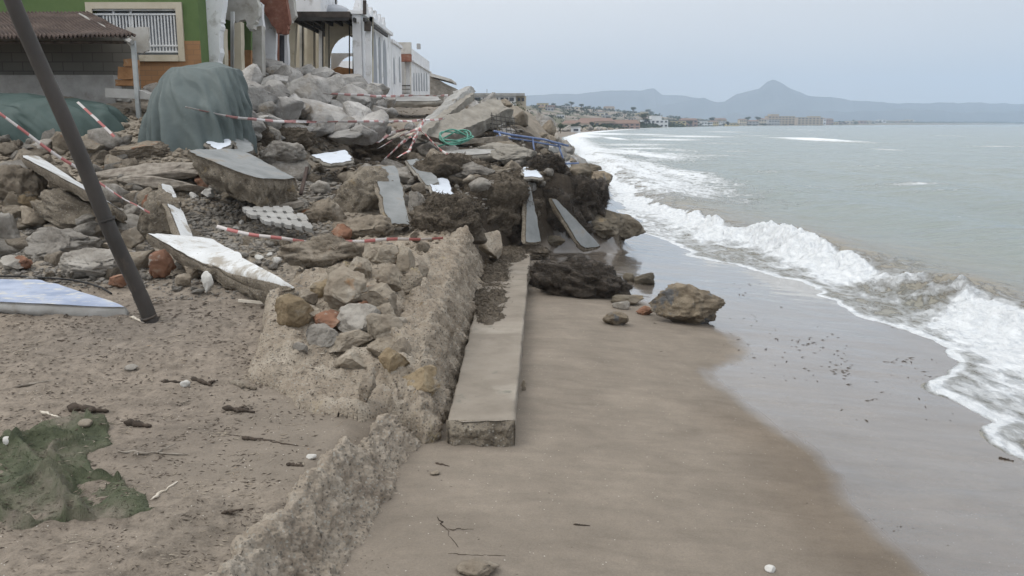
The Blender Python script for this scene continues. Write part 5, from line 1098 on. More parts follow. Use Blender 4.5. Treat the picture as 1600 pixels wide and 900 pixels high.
# ------------------------------------------------------------------ leaning post
g = G(241, 501); top = P(-14, -80, 8.9); base = Vector((g.x, g.y, g.z - .15)); mb = MB()
n = 60; pts = [base.lerp(top, k / n) for k in range(n + 1)]
pts = [p + Vector((.012 * math.sin(k * .23), .008 * math.sin(k * .31), 0)) for k, p in enumerate(pts)]
po = empty('leaning_post', g, 'dark metal lamp post leaning far over to the left, its paint chipped', 'post')
mb.tube(pts, [.075 + .007 * (1 - k / n) for k in range(n + 1)], 32); mb.build('shaft', M['post'], po, True)
for f_, r_ in ((.325, .085), (.045, .089)):
    a = base.lerp(top, f_); b = base.lerp(top, f_ + .006); mb = MB(); mb.tube([a, b], [r_, r_], 32); mb.build('collar', M['steel_dark'] if f_ > .2 else M['post'], po, True)

# ------------------------------------------------------------------ tarpaulins
def tarp(name, label, cb, rb, ct_, rt, mat, seed, folds, shear, amp, nphi=260, nv=70, pw=2.6):
    ph = np.linspace(0, 2 * math.pi, nphi, endpoint=False); v = np.linspace(0, 1.35, nv); PH, VV = np.meshgrid(ph, v, indexing='ij')
    ce = lambda w: np.sign(np.cos(w)) * np.abs(np.cos(w)) ** (2 / pw); se = lambda w: np.sign(np.sin(w)) * np.abs(np.sin(w)) ** (2 / pw)
    w = np.clip(VV, 0, 1); wr = w ** 1.05; k = np.clip((VV - 1) / .35, 0, 1)
    cx = cb[0] + (ct_[0] - cb[0]) * w; cy = cb[1] + (ct_[1] - cb[1]) * w
    rx = (rb[0] + (rt[0] - rb[0]) * wr) * (1 - k); ry = (rb[1] + (rt[1] - rb[1]) * wr) * (1 - k)
    fold = np.sin(PH * folds + shear * VV * 3 + 2.2 * fbm(np.stack([np.cos(PH) * 1.5, np.sin(PH) * 1.5, VV], -1), 3, seed)) ; fold = np.sign(fold) * np.abs(fold) ** .7
    fold = fold * .75 + .8 * fbm(np.stack([np.cos(PH + shear * VV * .4) * 3.5, np.sin(PH + shear * VV * .4) * 3.5, VV * .8], -1), 4, seed + 3)
    big = .10 * fbm(np.stack([np.cos(PH) * .9, np.sin(PH) * .9, VV * 1.2], -1), 2, seed + 6)
    cre = 1 - 2.4 * np.abs(fbm(np.stack([np.cos(PH + shear * VV * .25) * 2.6, np.sin(PH + shear * VV * .25) * 2.6, VV * 1.5], -1), 3, seed + 21)); fold = fold * .75 + .55 * np.maximum(cre, -.2)
    f_ = 1 + amp * fold * (1.1 - .7 * w) + big
    X = cx + ce(PH) * rx * f_; Y = cy + se(PH) * ry * f_
    z0 = np.minimum(hsamp(X, Y), cb[2] + .35) - .05
    Z = z0 * (1 - w) + (ct_[2] + .12 * fbm(np.stack([X, Y, X * 0], -1) * 1.3, 3, seed + 9)) * w ** .8 + .05 * np.sin(k * math.pi / 2) * 1
    o = mk(name, np.stack([X, Y, Z], -1).reshape(-1, 3), gridF(nphi, nv, True), M[mat], smooth=True); return tag(o, label, 'tarpaulin')
b = P(300, 236, 17.0); tp = P(318, 104, 18.0)
tarp('tarpaulin', 'tall grey green tarpaulin draped in folds over a heap beside the limestone boulders', (b.x - .10, 17.7, b.z), (1.06, .8), (tp.x + .02, 18.1, tp.z), (.62, .5), 'tarp', 5, 17, 4.2, .12, pw=3.0)
b = G(60, 226); tp = P(50, 152, 18.6)
tarp('tarpaulin', 'low dark green tarpaulin spread over rubble in front of the block wall', (b.x - .1, b.y + .8, b.z), (1.55, .8), (tp.x - .2, b.y + 1.2, tp.z - .05), (.85, .35), 'dark_tarp', 25, 9, 2.2, .13, pw=2.1)

# ------------------------------------------------------------------ barrier tape
def tape(label, pts, w=.055, mat='tape', seed=0, sag=0, n=70, twist=1.2, dy=0):
    P3 = []
    for a, b, yq in pts:
        try: yy = min(yq, G(a, b).y * .965)
        except ValueError: yy = yq
        P3.append(np.array(P(a, b, yy)))
    L = np.r_[0, np.cumsum([np.linalg.norm(b - a) for a, b in zip(P3, P3[1:])])]; t = np.linspace(0, L[-1], n); Q = np.stack([np.interp(t, L, [q[i] for q in P3]) for i in range(3)], -1)
    Q += .015 * np.stack([fbm(vec3(t * 2, t * 0 + seed + i), 2, seed) for i in range(3)], -1)
    tan = np.gradient(Q, axis=0); tan /= np.linalg.norm(tan, axis=1, keepdims=True)
    an = 1.57 + twist * fbm(vec3(t * .9 + seed, t * 0), 2, seed + 1); s0 = np.cross(tan, [0, 0, 1.]); s0 /= np.linalg.norm(s0, axis=1, keepdims=True); u0 = np.cross(s0, tan)
    wv = (s0 * np.cos(an)[:, None] + u0 * np.sin(an)[:, None]) * w / 2
    nn = np.cross(tan, wv); nn /= np.linalg.norm(nn, axis=1, keepdims=True) + 1e-9
    V = np.stack([Q - wv, Q + wv, Q + wv + nn * .001, Q - wv + nn * .001], 0).reshape(-1, 3)
    Fc = gridF(4, n, True)
    o = mk('barrier_tape', V, Fc, M[mat], attrs={'along': ('FLOAT', np.tile(t, 4))}); return tag(o, label, 'tape')
tape('red and white barrier tape slanting down behind the leaning post from the left edge', [(-30, 155, 10.9), (0, 178, 11), (60, 222, 11.4), (110, 256, 11.8), (170, 296, 12.4), (235, 332, 13.2)], .042, seed=1)
tape('short piece of tape on the right end of the dark green tarpaulin', [(122, 160, 16.2), (150, 184, 16.1), (178, 214, 16)], .05, seed=3)
tape('faded tape stretched from the tall tarpaulin past the limestone boulders', [(288, 166, 16.9), (370, 184, 17.2), (430, 190, 18.2), (560, 190, 19.5), (640, 190, 22), (700, 186, 24)], .055, 'tape_faded', seed=5)
tape('faded tape running in front of the white building', [(505, 146, 20.2), (590, 150, 22), (700, 149, 26)], .06, 'tape_faded', seed=7)
tape('bright tape across the rubble in front of the perforated blocks', [(338, 355, 12.7), (380, 364, 12.6), (430, 372, 12.5), (480, 377, 12.4), (560, 379, 12.6), (620, 374, 12.9), (692, 373, 13.2)], .05, seed=9)
tape('tape pulled tight down the slope right of the steep beam', [(652, 198, 22), (690, 236, 20.6), (726, 258, 19.8)], .05, seed=11)
for i, pts in enumerate([[(590, 232, 20.6), (620, 216, 21), (655, 200, 22)], [(600, 250, 20), (628, 224, 21), (650, 206, 22), (640, 236, 20.4), (620, 246, 20)], [(604, 262, 17), (590, 268, 16.4), (600, 280, 16.2), (596, 290, 16.1), (606, 296, 16)], [(640, 190, 22.4), (664, 186, 22.4), (650, 216, 21.6), (636, 240, 20.4)], [(560, 215, 21), (590, 222, 21), (612, 208, 21.6), (650, 196, 22)]]):
    tape(['taut strand of tape along the left of the pale board', 'tangled loop of tape hanging at the beam foot', 'crumpled tape on the top edge of the standing grey slab', 'strand of tape wound round the steep beam', 'strand of tape lying across the pale board'][i], pts, .06, 'tape' if i in (1, 2, 3) else 'tape_faded', seed=20 + i, twist=3)

# hose, cable, railing
mb = MB(); c = P(712, 214, 21.9); hp = []
for k in range(120):
    w0 = k / 120 * 2 * math.pi * 3.2; r = .34 + .05 * math.sin(k * .37); hp.append(c + Vector((r * math.cos(w0) + .06 * math.sin(k * .11), .22 * math.sin(w0), .13 * math.sin(w0) + .05 * math.sin(k * .29) + .0)))
hp.insert(0, c + Vector((-.42, -.1, -.22))); mb.tube(hp, .02, 8); o = mb.build('garden_hose', M['hose'], None, True); tag(o, 'tangled turquoise green hose coiled on the rubble', 'hose')
mb = MB(); pts = [P(a, b, G(a, b + 3).y - .1) for a, b in ((-20, 431), (30, 432), (70, 434), (110, 437), (140, 443), (160, 450), (174, 459))]; mb.tube(pts, .013, 8); o = mb.build('black_cable', M['black_rubber'], None, True); tag(o, 'black cable lying along the back of the blue slab', 'cable')
rl = empty('blue_railing', P(850, 235, 24.5), 'bent blue metal railing hanging over the rubble edge beside the surf', 'railing')
def bar(name, pts, r=.024):
    mb = MB(); mb.tube([P(*q) for q in pts], r, 8); return mb.build(name, M['railing_blue'], rl, True)
bar('top_rail', [(772, 205, 23.4), (800, 211, 23.8), (850, 218, 24.6), (888, 228, 25)], .03); bar('lower_rail', [(776, 213, 23.4), (820, 219, 24.2), (876, 229, 24.9)])
bar('baluster', [(832, 216, 24.3), (836, 246, 24.1)]); bar('baluster', [(872, 224, 24.9), (882, 256, 24.7)]); bar('baluster', [(780, 208, 23.4), (788, 226, 23.2)]); bar('foot_rail', [(880, 256, 24.7), (904, 255, 25)])
mb = MB()
for k in range(6): mb.tube([P(768 + k * 7, 176 + k * 1.5, 24.6), P(771 + k * 7, 206 + k * 1.0, 23.9)], .010, 5)
for k in range(5): mb.tube([P(766, 180 + k * 6.5, 24.5), P(808, 186 + k * 6.5, 24.3)], .010, 5)
o = mb.build('bent_wire_mesh', M['steel_dark']); tag(o, 'bent dark reinforcement mesh standing above the blue railing', 'wire mesh')

# ------------------------------------------------------------------ green netting mat on the soil
t = NT('netting'); t.coords(rnd=False)
col = t.ramp(t.noise(2.6, 9, .6), [(.3, (.060, .070, .042)), (.45, (.095, .108, .064)), (.57, (.155, .150, .108)), (.68, (.25, .215, .175))]); 
wv = t.new('ShaderNodeTexWave'); wv.inputs['Scale'].default_value = 26; wv.inputs['Distortion'].default_value = 3; t.l.new(t.co, wv.inputs[0])
t.fin(col, .85, t.bump(t.noise(60, 6, .7), .9, .02, t.bump(wv.outputs[1], .35, .01))); M['netting'] = t.m
def mat_top(X, Y):
    a = np.array(G(55, 735)[:2]); b = np.array(G(120, 800)[:2]); dd = np.abs((X - a[0]) * (b - a)[1] - (Y - a[1]) * (b - a)[0]) / np.linalg.norm(b - a)
    q1 = fbm(vec3(X * 1.3 + Y * .6, Y * 2.2), 3, 61); return .012 + .085 * np.exp(-(dd / .05) ** 2) + .075 * np.exp(-(q1 / .06) ** 2) + .05 * np.exp(-(((X - G(110, 690).x) / .28) ** 2 + ((Y - G(110, 690).y) / .5) ** 2))
gm = crust('green_netting_mat', [(-60, 700), (20, 690), (60, 662), (118, 652), (170, 668), (178, 700), (140, 712), (168, 745), (196, 772), (232, 800), (200, 806), (120, 806), (40, 822), (-60, 824)], None, mat_top, M['netting'], 71,
      'crumpled mossy green netting mat on the sand at the lower left', 'mat', .03, .012, .02)
strands(gm, np.array([v.co[:] for v in gm.data.vertices])[::3], 3500, 72, .035, M['netting'], 1.2)

# ------------------------------------------------------------------ driftwood, twigs, chips
def stick(name, label, a, b, rp, mat, seed, branches=1, bend=.15, lift=.35, cat='driftwood'):
    A, B = G(*a), G(*b); rg = random.Random(seed); r = rp * depth(A) / F; L = (B - A).length; n = 14; mb = MB()
    for q in range(branches + 1):
        if q == 0: s0, e0, rr = A, B, r
        else:
            f_ = rg.uniform(.25, .8); s0 = A.lerp(B, f_); dv = (B - A).normalized(); dv = Vector((dv.x * .6 - dv.y * rg.choice((-1, 1)), dv.y * .6 + dv.x * rg.choice((-1, 1)), rg.uniform(0, .25))); e0 = s0 + dv * L * rg.uniform(.15, .35); rr = r * .6
        pts = []; rs = []
        for k in range(n + 1):
            t_ = k / n; p_ = s0.lerp(e0, t_) + Vector((rg.uniform(-1, 1), rg.uniform(-1, 1), 0)) * L * bend * .22 * math.sin(math.pi * min(1, t_ + .15)) + Vector((0, 0, r * lift)); pts.append(p_); rs.append(max(.001, rr * (1 - .65 * t_) * rg.uniform(.5, 1.3) * min(1, .35 + t_ * 4)))
        mb.tube(pts, rs, 7)
    o = mb.build(name, M[mat], None, True); return tag(o, label, cat)
for i, (nm, lb, a, b, r, mt, br) in enumerate([
 ('driftwood_log', 'short dark blackish driftwood log above the green mat', (105, 640), (170, 646), 8, 'wood_dark', 1),
 ('driftwood_root', 'twisted brown root lying on the smooth sand tongue', (348, 640), (398, 646), 6, 'wood_dark', 3),
 ('seed_pod', 'dark pod shaped bit of driftwood with a long tail', (378, 688), (402, 690), 5, 'wood_dark', 0),
 ('twig', 'long thin dark twig trailing right of the pod', (400, 688), (466, 699), 1.6, 'wood_dark', 0),
 ('twig', 'branched twig reaching right from the green mat', (185, 708), (292, 714), 3, 'wood_grey', 3),
 ('stick', 'pale straight stick lying on the soil below the twig', (236, 782), (278, 756), 3.2, 'wood_pale', 0),
 ('stick', 'pale broken stick left of the dark log', (62, 643), (94, 654), 2.5, 'wood_pale', 0),
 ('driftwood_chunk', 'brown crumbly driftwood chunk right of the green mat', (195, 664), (236, 670), 7, 'wood_dark', 1),
 ('driftwood_chunk', 'flat brown bark piece on the soil near the middle', (252, 598), (288, 600), 4, 'wood_dark', 0),
 ('driftwood_chunk', 'knobbly brown root end by the edge of the mortar mass', (360, 600), (400, 612), 8, 'rubble_brown', 2),
 ('driftwood_chunk', 'small brown knot of wood beside the bark piece', (300, 594), (330, 604), 5, 'wood_dark', 1),
 ('stick', 'pale stick at the foot of the leaning post', (204, 496), (226, 506), 3, 'wood_pale', 0),
 ('twig', 'dark twig on the sand right of the low wall stub', (680, 724), (702, 730), 2.2, 'wood_dark', 0),
 ('twig', 'curved dark twig lying across the sand at the bottom', (700, 868), (790, 870), 1.2, 'wood_dark', 0),
 ('twig', 'thin arc of dark root on the sand below the strip', (682, 810), (716, 856), 1.4, 'wood_dark', 1),
 ('twig', 'small dark twig on the sand near the bottom centre', (896, 822), (922, 824), 2, 'wood_dark', 0),
 ('twig', 'dark twig lying in the swash at the right edge', (1560, 716), (1584, 722), 2.4, 'wood_dark', 1),
 ('stick', 'grey stick on the soil at the far left', (20, 608), (86, 596), 2.4, 'wood_grey', 0),
 ('stick', 'dark thin stick on the soil under the leaning post', (90, 534), (150, 540), 2.2, 'wood_dark', 1),
 ('driftwood_chunk', 'dark woody crumb between pod and wall stub', (448, 728), (474, 732), 4, 'wood_dark', 1),
 ('driftwood_chunk', 'row end of dark seaweedy wood by the soil edge', (346, 806), (380, 800), 4, 'wood_dark', 2),
 ('twig', 'short dark stick below the soil centre', (430, 690), (352, 680), 1.4, 'wood_dark', 0)]):
    stick(nm, lb, a, b, r, mt, 40 + i, br)
for i, (px_, py_, w, h, mt, lb) in enumerate([(288, 608, 16, 12, 'white_stone', 'white shell like stone on the soil beside the bark piece'), (486, 720, 18, 8, 'white_stone', 'flat white chip on the sand left of the low wall stub'), (203, 582, 22, 10, 'rubble_grey', 'pale grey flake on the soil in the centre left'),
   (130, 668, 26, 10, 'tan_stone', 'pale stone tucked behind the green mat'), (818, 612, 8, 18, 'rubble_brown', 'small brown stone beside the concrete strip'), (10, 708, 16, 14, 'white_stone', 'white chip on the edge of the green mat'), (680, 745, 18, 6, 'tan_stone', 'thin tan chip on the sand beside the low wall stub')]):
    rock('chip', lb, 'stone chip', px_, py_, w, h, mt, 1700 + i, .8, 3, 8, .1, .02)

stick('driftwood_root', 'twisted pale driftwood root on the seaweed bank', (722, 300), (778, 286), 7, 'tan_stone', 77, 4, .3, 2.5)
def litter(name, label, regs, seed, mat, kind='stuff'):
    rg = np.random.RandomState(seed); Vs, Fs = [], []; o_ = 0
    for n_, x0, x1, y0, y1, l0, l1, th in regs:
        cl = [(rg.uniform(x0, x1), rg.uniform(y0, y1)) for _ in range(max(3, n_ // 28))]
        for k in range(n_):
            if rg.rand() < .6: cx_, cy_ = cl[rg.randint(len(cl))]; a, b = cx_ + rg.normal() * 22, cy_ + rg.normal() * 7
            else: a, b = rg.uniform(x0, x1), rg.uniform(y0, y1)
            if not (x0 <= a <= x1 and y0 <= b <= y1): continue
            try: g = G(a, b)
            except ValueError: continue
            s_ = depth(g) / F; L = rg.uniform(l0, l1) * s_; an = rg.normal() * .7 + (0 if rg.rand() < .8 else 1.5); w = L * th * rg.uniform(.6, 1.6)
            d1 = np.array([math.cos(an), math.sin(an), rg.normal() * .08]) * L; d2 = np.array([-math.sin(an), math.cos(an), 0]) * w; c = np.array(g) + (0, 0, w * .35)
            h_ = np.array([0, 0, w * .7]); m_ = d2 * rg.normal() * 1.2
            Vs += [c - d1, c + d2 * .7 + m_, c + d1, c - d2 * .7 + m_, c + h_ + m_]; Fs += [(o_, o_ + 1, o_ + 4), (o_ + 1, o_ + 2, o_ + 4), (o_ + 2, o_ + 3, o_ + 4), (o_ + 3, o_, o_ + 4)]; o_ += 5
    o = mk(name, np.array(Vs), np.array(Fs), M[mat]); return tag(o, label, None, None, 'stuff')
litter('dry_plant_litter', 'dark plant litter on the soil', [(2400, 0, 560, 470, 660, 1, 4.5, .3), (1700, 0, 520, 650, 900, 1, 6, .22), (500, 0, 460, 420, 500, 2, 7, .3), (60, 560, 900, 690, 900, 1, 3, .3)], 3, 'wood_dark')
litter('washed_up_seaweed', 'dark seaweed bits left on the wet sand', [(110, 1130, 1330, 520, 600, 1, 5, .25), (70, 1300, 1480, 560, 660, 1.5, 7, .18), (50, 1020, 1400, 440, 560, 1, 4, .25), (20, 1250, 1600, 640, 880, 1.2, 3, .3)], 4, 'wood_dark')
litter('pale_straw', 'pale dry straw and bark on the soil', [(900, 0, 560, 470, 900, 2, 9, .16), (300, 380, 680, 400, 640, 2, 8, .2)], 9, 'tan_stone')

# ------------------------------------------------------------------ the far shore: town, trees, scrub
def YB(px): return float(np.interp(px, [835, 860, 900, 950, 1000, 1050, 1100, 1200, 1300, 1360, 1450, 1600, 1750], [250, 290, 350, 450, 600, 760, 930, 1280, 1650, 2050, 2900, 3600, 4300]))
def gz(x, y): return float(terr(np.array([x]), np.array([y]), False)[0])
def ground_at(px, Y): x = (px - 800) / F * Y * (CT) ; x = (px - 800) / F * (Y * CT); return Vector((x, Y, gz(x, Y)))
GT = 'houses along the far bay shore'
def house(px0, px1, hpx, mat, label, roof=None, Y=None, storeys=2, ncol=4, deep=9, name='seaside_house', base=None, step=None, group=None):
    Y = Y or YB((px0 + px1) / 2) * 1.03; a, b = ground_at(px0, Y), ground_at(px1, Y); z0 = min(a.z, b.z) - .5 if base is None else base; s_ = Y / F; ht = z0 + .5 + hpx * s_
    h_ = empty(name, ((a.x + b.x) / 2, Y, z0), label, 'house', group); x0, x1 = a.x, b.x
    mb = MB(); mb.box((x0, Y, z0), (x1, Y + deep, ht))
    if step: mb.box((x0 + (x1 - x0) * step[0], Y + 1, ht - .01), (x0 + (x1 - x0) * step[1], Y + deep - 1, ht + step[2] * s_))
    mb.build('wall', M[mat], h_)
    o_ = .4
    if roof == 'tile':
        mb = MB(); rh_ = max(1.2, (x1 - x0) * .10); V = [(x0 - o_, Y - o_, ht + .003), (x1 + o_, Y - o_, ht + .003), (x1 + o_, Y + deep + o_, ht + .003), (x0 - o_, Y + deep + o_, ht + .003), (x0 + o_ * 3, Y + deep / 2, ht + rh_), (x1 - o_ * 3, Y + deep / 2, ht + rh_)]
        mb.add(V, [(0, 1, 5, 4), (2, 3, 4, 5), (1, 2, 5), (3, 0, 4), (0, 3, 2, 1)]); mb.build('roof', M['roof_tile'], h_)
    else: mb = MB(); mb.box((x0 - .2, Y - .2, ht + .003 if not step else ht + .004), (x0 + (x1 - x0) * (step[0] if step else 1) + (.2 if not step else 0), Y + deep + .2, ht + .35)); mb.build('roof', M['roof_grey'], h_)
    fh = (ht - z0 - .5) / storeys
    for r_ in range(storeys):
        for c_ in range(ncol):
            cx_ = x0 + (x1 - x0) * (c_ + .5) / ncol; ww = (x1 - x0) / ncol * .27; zz = z0 + .5 + fh * (r_ + .32)
            mb = MB(); mb.box((cx_ - ww, Y - .12, zz), (cx_ + ww, Y - .004, zz + fh * .42)); mb.build('window', M['glass_dark'], h_)
    return h_
house(1004, 1044, 12, 'house_white', 'large white stepped villa on the far shore right of the dark pine', None, None, 2, 6, 14, step=(.35, .75, 6))
house(942, 1000, 9, 'house_pink', 'long red brown house in front of the dark pine', 'tile', 520, 2, 7, 12)
house(1050, 1072, 9, 'house_ochre', 'yellow house right of the white villa', None, None, 2, 3, 10)
house(1064, 1090, 11, 'house_pink', 'house with a red tiled roof behind the yellow house', 'tile', 880, 2, 4, 12)
house(1200, 1242, 14, 'house_tan', 'tan apartment block, left of the two tallest on the far shore', None, 1400, 4, 8, 20, 'seaside_block', step=(.1, .4, 3))
house(1246, 1286, 14, 'house_tan', 'tan apartment block, right of the two tallest on the far shore', None, 1430, 4, 7, 20, 'seaside_block', step=(.5, .9, 2))
house(1088, 1106, 9, 'house_white', 'small white house between the red roof and the palms', None, 980, 2, 3, 10)
rg = random.Random(12); px_ = 1096; k = 0
mats_ = ['house_cream', 'house_white', 'house_tan', 'house_grey', 'house_pink', 'house_ochre', 'house_cream']
while px_ < 1430:
    Yk = YB(px_) * rg.uniform(1.01, 1.12); w = rg.uniform(10, 22) if px_ < 1300 else rg.uniform(6, 13); hh = rg.uniform(5.5, 9) if px_ < 1200 else (rg.uniform(6.5, 10) if px_ < 1300 else rg.uniform(2.5, 5))
    tiny = px_ > 1290
    house(px_, px_ + w, hh, rg.choice(mats_), ('low pale house of the row right of the tan blocks' if tiny else 'low seafront house in the row left of the tan blocks'), rg.choice(['tile', None]) if not tiny else None, Yk, 1 if tiny else 2, 2 if tiny else 4, 12, group='low houses right of the tan blocks' if tiny else 'low seafront houses left of the tan blocks')
    px_ += w * rg.uniform(.75, 1.15)
for (a, b, hh, mt, Yk, lb) in ((836, 868, 7, 'house_tan', 330, 'low tan house in the scrub right of the apartment block'), (880, 930, 8, 'house_cream', 440, 'cream walled house on the far dune'), (905, 960, 10, 'house_tan', 520, 'wide tan house on the rise behind the cream one')):
    house(a, b, hh, mt, lb, 'tile', Yk, 1, 5, 12)
rg3 = random.Random(31)
for k in range(46):
    a = rg3.uniform(838, 1120); w = rg3.uniform(9, 22); house(a, a + w, rg3.uniform(4, 7), rg3.choice(mats_), 'house among the scrub on the rise behind the far beach', rg3.choice(['tile', None, None]), max(YB(a) * 1.2, rg3.uniform(600, 1900)), 1, 3, 10, group='houses on the rise behind the far beach')
hut = house(893, 907, 8, 'house_white', 'small white hut standing on the far beach', None, 300, 1, 1, 3, 'beach_hut')

# tree prototypes: tapered trunk, limbs, leaf clumps
def tree_proto(seed, kind):
    rg = np.random.RandomState(seed); root = empty('shore_tree', (0, 0, 0), None, None)
    mb = MB(); hh = .45 if kind != 'pine' else .62
    mb.tube([(0, 0, -.03), (.015, 0, hh * .5), (-.01, .01, hh), (0, 0, hh + .2)], [.04, .03, .022, .008], 7)
    limbs = []
    for k in range(6):
        a = k * 1.05 + rg.rand(); e = np.array([math.cos(a) * .25, math.sin(a) * .25, hh + .1 + .2 * rg.rand()]); limbs.append(e); mb.tube([(0, 0, hh * .8), tuple(e * .6 + np.array([0, 0, hh * .32])), tuple(e)], [.018, .012, .005], 5)
    mb.build('trunk', M['trunk'], root)
    Vs, Fs = [], []; 
    for k in range(1100):
        c = limbs[rg.randint(6)] * (.9, .9, 1) if rg.rand() < .7 else np.array([0, 0, hh + .22])
        u = rg.normal(size=3); u /= np.linalg.norm(u); rr = .19 * rg.rand() ** .4; p_ = c + u * rr * (1.15, 1.15, .75 if kind == 'pine' else 1.0)
        a = rg.normal(size=3); a /= np.linalg.norm(a); b = np.cross(a, rg.normal(size=3)); b /= np.linalg.norm(b); s_ = rg.uniform(.014, .034); o_ = len(Vs)
        Vs += [p_ - a * s_, p_ + b * s_ * .7, p_ + a * s_, p_ - b * s_ * .7]; Fs.append((o_, o_ + 1, o_ + 2, o_ + 3))
    mk('crown', np.array(Vs), Fs, M['leaf'], parent=root); return root
def copy_tree(o, loc, s_, label, cat, group, rz, name):
    r = o.copy(); C.objects.link(r); r.location = loc; r.scale = (s_, s_, s_); r.rotation_euler = (0, 0, rz); r.name = name
    for ch in o.children: c = ch.copy(); C.objects.link(c); c.parent = r
    return tag(r, label, cat, group)
prot = [tree_proto(i + 3, 'pine' if i == 2 else 'broad') for i in range(3)]
rg = random.Random(5)
big = copy_tree(prot[2], ground_at(1006, 640), 640 / F * 21, 'dark round pine standing out above the roofs left of the white villa', 'tree', None, 0, 'pine_tree')
for a, hh, yk, lb in ((856, 22, 200, 'dark tree right of the apartment block'), (841, 18, 185, 'shorter dark tree close beside the apartment block'), (876, 18, 250, 'dark bushy tree second from the apartment block')): copy_tree(prot[1], ground_at(a, yk), hh * yk / F, lb, 'tree', None, a, 'shore_tree')
for a in (1168, 1184, 1112, 1218): copy_tree(prot[2], ground_at(a, YB(a) * 1.1), YB(a) / F * 14, 'tree rising above the low roofs of the far shore', 'tree', 'trees rising above the far roofs', a, 'pine_tree')
for k in range(60):
    a = rg.choice((rg.uniform(860, 1060), rg.uniform(900, 1340))); yk = YB(a) * rg.uniform(.97, 1.12); hh = rg.uniform(6, 12) if a < 1100 else rg.uniform(5, 8)
    copy_tree(prot[rg.randrange(3)], ground_at(a, yk), hh * yk / F, 'dark green tree among the houses of the far shore', 'tree', 'trees among the far houses', rg.uniform(0, 6), 'shore_tree')
tp2 = prot
# scrub and far woodland nobody could count
def scrub(name, label, n, pxr, yf, hr, seed, leaf=1.):
    rg = np.random.RandomState(seed); Vs, Fs = [], []
    for k in range(n):
        a = rg.uniform(*pxr); Yk = yf(a) * rg.uniform(*((.97, 1.25) if leaf == 1. else (1, 1.1))); g = ground_at(a, Yk); R_ = rg.uniform(*hr) * Yk / F
        for q in range(40):
            u = rg.normal(size=3); u /= np.linalg.norm(u); u[2] = abs(u[2]); p_ = np.array(g) + u * R_ * (1.6, 1.6, 1.) * rg.rand() ** .3
            v1 = rg.normal(size=3); v1 /= np.linalg.norm(v1); v2 = np.cross(v1, rg.normal(size=3)); v2 /= np.linalg.norm(v2); s_ = R_ * rg.uniform(.12, .3); o_ = len(Vs)
            Vs += [p_ - v1 * s_, p_ + v2 * s_, p_ + v1 * s_, p_ - v2 * s_]; Fs.append((o_, o_ + 1, o_ + 2, o_ + 3))
    o = mk(name, np.array(Vs), Fs, M['leaf']); return tag(o, label, None, None, 'stuff')
scrub('coastal_scrub', 'low scrub along the far shore', 420, (826, 1060), YB, (3, 7), 4)
scrub('town_greenery', 'greenery between the far houses', 300, (1040, 1380), YB, (1.2, 3), 6)
scrub('distant_woodland', 'distant woodland strip on the horizon', 500, (1330, 1760), YB, (1.0, 2.2), 5, .5)
scrub('hillside_scrub', 'scrub covering the rise behind the far beach', 620, (830, 1130), lambda a: max(YB(a) * 1.1, rg.uniform(500, 1900)), (2, 5), 14)
for k in range(34):
    a = rg.uniform(835, 1120); yk = max(YB(a) * 1.1, rg.uniform(500, 1500)); copy_tree(tp2[rg.randrange(3)], ground_at(a, yk), rg.uniform(7, 13) * yk / F, 'dark tree on the rise behind the far beach', 'tree', 'trees on the rise behind the far beach', rg.uniform(0, 6), 'shore_tree')
for r_ in prot:
    for ch in list(r_.children): bpy.data.objects.remove(ch)
    bpy.data.objects.remove(r_)
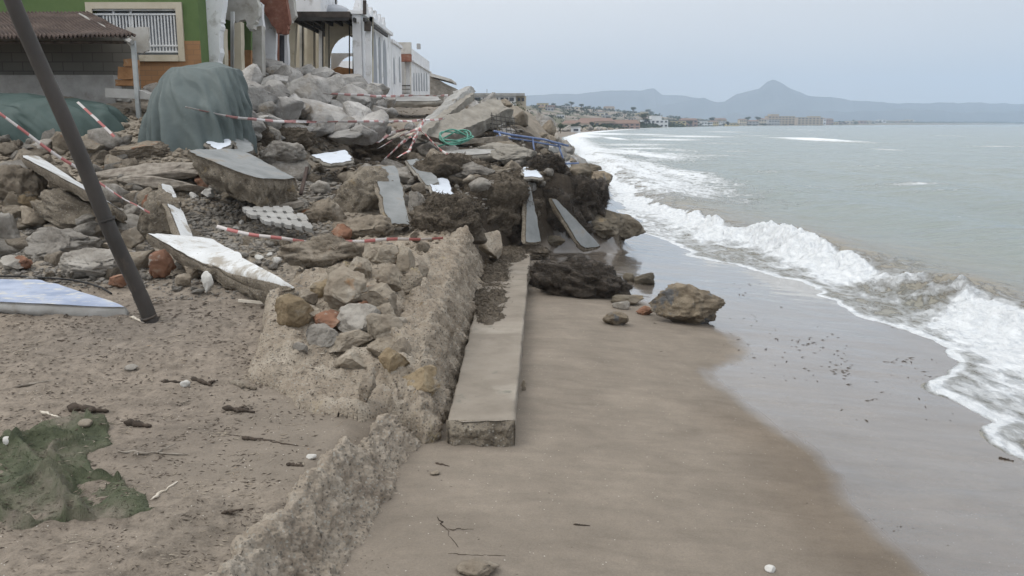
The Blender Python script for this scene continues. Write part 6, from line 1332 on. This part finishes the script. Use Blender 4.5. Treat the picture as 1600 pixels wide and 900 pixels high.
# near bushes behind the beams
for i, (a, yk, hh, lb) in enumerate(((742, 62, 20, 'low bush in front of the white apartment block'), (800, 80, 22, 'leafy bush right of the shattered slab'), (818, 110, 18, 'bush behind the blue railing'))):
    g = P(a, 186, yk); g.z = max(gz(g.x, g.y), g.z - .5); rg2 = np.random.RandomState(i); Vs, Fs = [], []; R_ = hh * yk / F / 1.3
    r_ = empty('bush', g, lb, 'bush')
    for q in range(700):
        u = rg2.normal(size=3); u /= np.linalg.norm(u); u[2] = abs(u[2]); p_ = np.array(g) + u * R_ * (1.5, 1.5, 1.) * rg2.rand() ** .35 * (1 + .3 * math.sin(u[0] * 7 + u[1] * 5)); v1 = rg2.normal(size=3); v1 /= np.linalg.norm(v1); v2 = np.cross(v1, rg2.normal(size=3)); v2 /= np.linalg.norm(v2); s_ = R_ * .09; o_ = len(Vs)
        Vs += [p_ - v1 * s_, p_ + v2 * s_ * .6, p_ + v1 * s_, p_ - v2 * s_ * .6]; Fs.append((o_, o_ + 1, o_ + 2, o_ + 3))
    child(r_, 'foliage', np.array(Vs), Fs, M['leaf']); mb = MB(); mb.tube([g, g + Vector((.1, 0, R_ * .7))], .06, 6); mb.build('stem', M['trunk'], r_)
# rocks along the shore further on
rng = random.Random(99)
for k in range(70):
    yk = rng.uniform(30, 110); x = float(XE(yk)) + rng.uniform(-2.2, .4); g = Vector((x, yk, gz(x, yk))); put(rng.choice(protos[rng.choice(('rubble_brown', 'rubble_grey', 'limestone'))]), g, rng.uniform(.25, .75), 'rough rock on the rubble shore beyond the blue railing', 'rock', 'rocks on the shore beyond the blue railing', (.6, 1), .2, 'shore_rock')
for k in range(60):
    a = rng.uniform(832, 965); yk = YB(a) * rng.uniform(.90, .97); g = ground_at(a, yk); put(rng.choice(protos[rng.choice(('rubble_grey', 'tan_stone'))]), g, rng.uniform(.7, 1.4), 'pale rock of the revetment along the far beach', 'rock', 'pale rocks along the far beach', (.7, 1), .2, 'revetment_rock')
for k in range(26):
    a = rng.uniform(700, 800); yk = rng.uniform(27, 42); g = P(a, 200, yk); g.z = gz(g.x, yk); put(rng.choice(protos[rng.choice(('rubble_brown', 'rubble_grey', 'limestone'))]), g, rng.uniform(.2, .5), 'broken rock at the promenade edge behind the beams', 'rock', 'broken rocks at the promenade edge', (.6, 1), .2, 'broken_rock')


HAZE = 2.5e-4
# ------------------------------------------------------------------ haze
mb = MB(); mb.box((-7600, -7600, -3.2), (7900, 7600, 380))
o = mb.build('haze', bpy.data.materials.new('haze_air')); hm = o.data.materials[0]; hm.use_nodes = True; hm.node_tree.nodes.clear()
ho = hm.node_tree.nodes.new('ShaderNodeOutputMaterial'); hv = hm.node_tree.nodes.new('ShaderNodeVolumePrincipled')
hv.inputs['Color'].default_value = (.66, .81, 1, 1); hv.inputs['Density'].default_value = HAZE; hv.inputs['Anisotropy'].default_value = .2
hm.node_tree.links.new(hv.outputs[0], ho.inputs['Volume']); tag(o, kind='stuff')
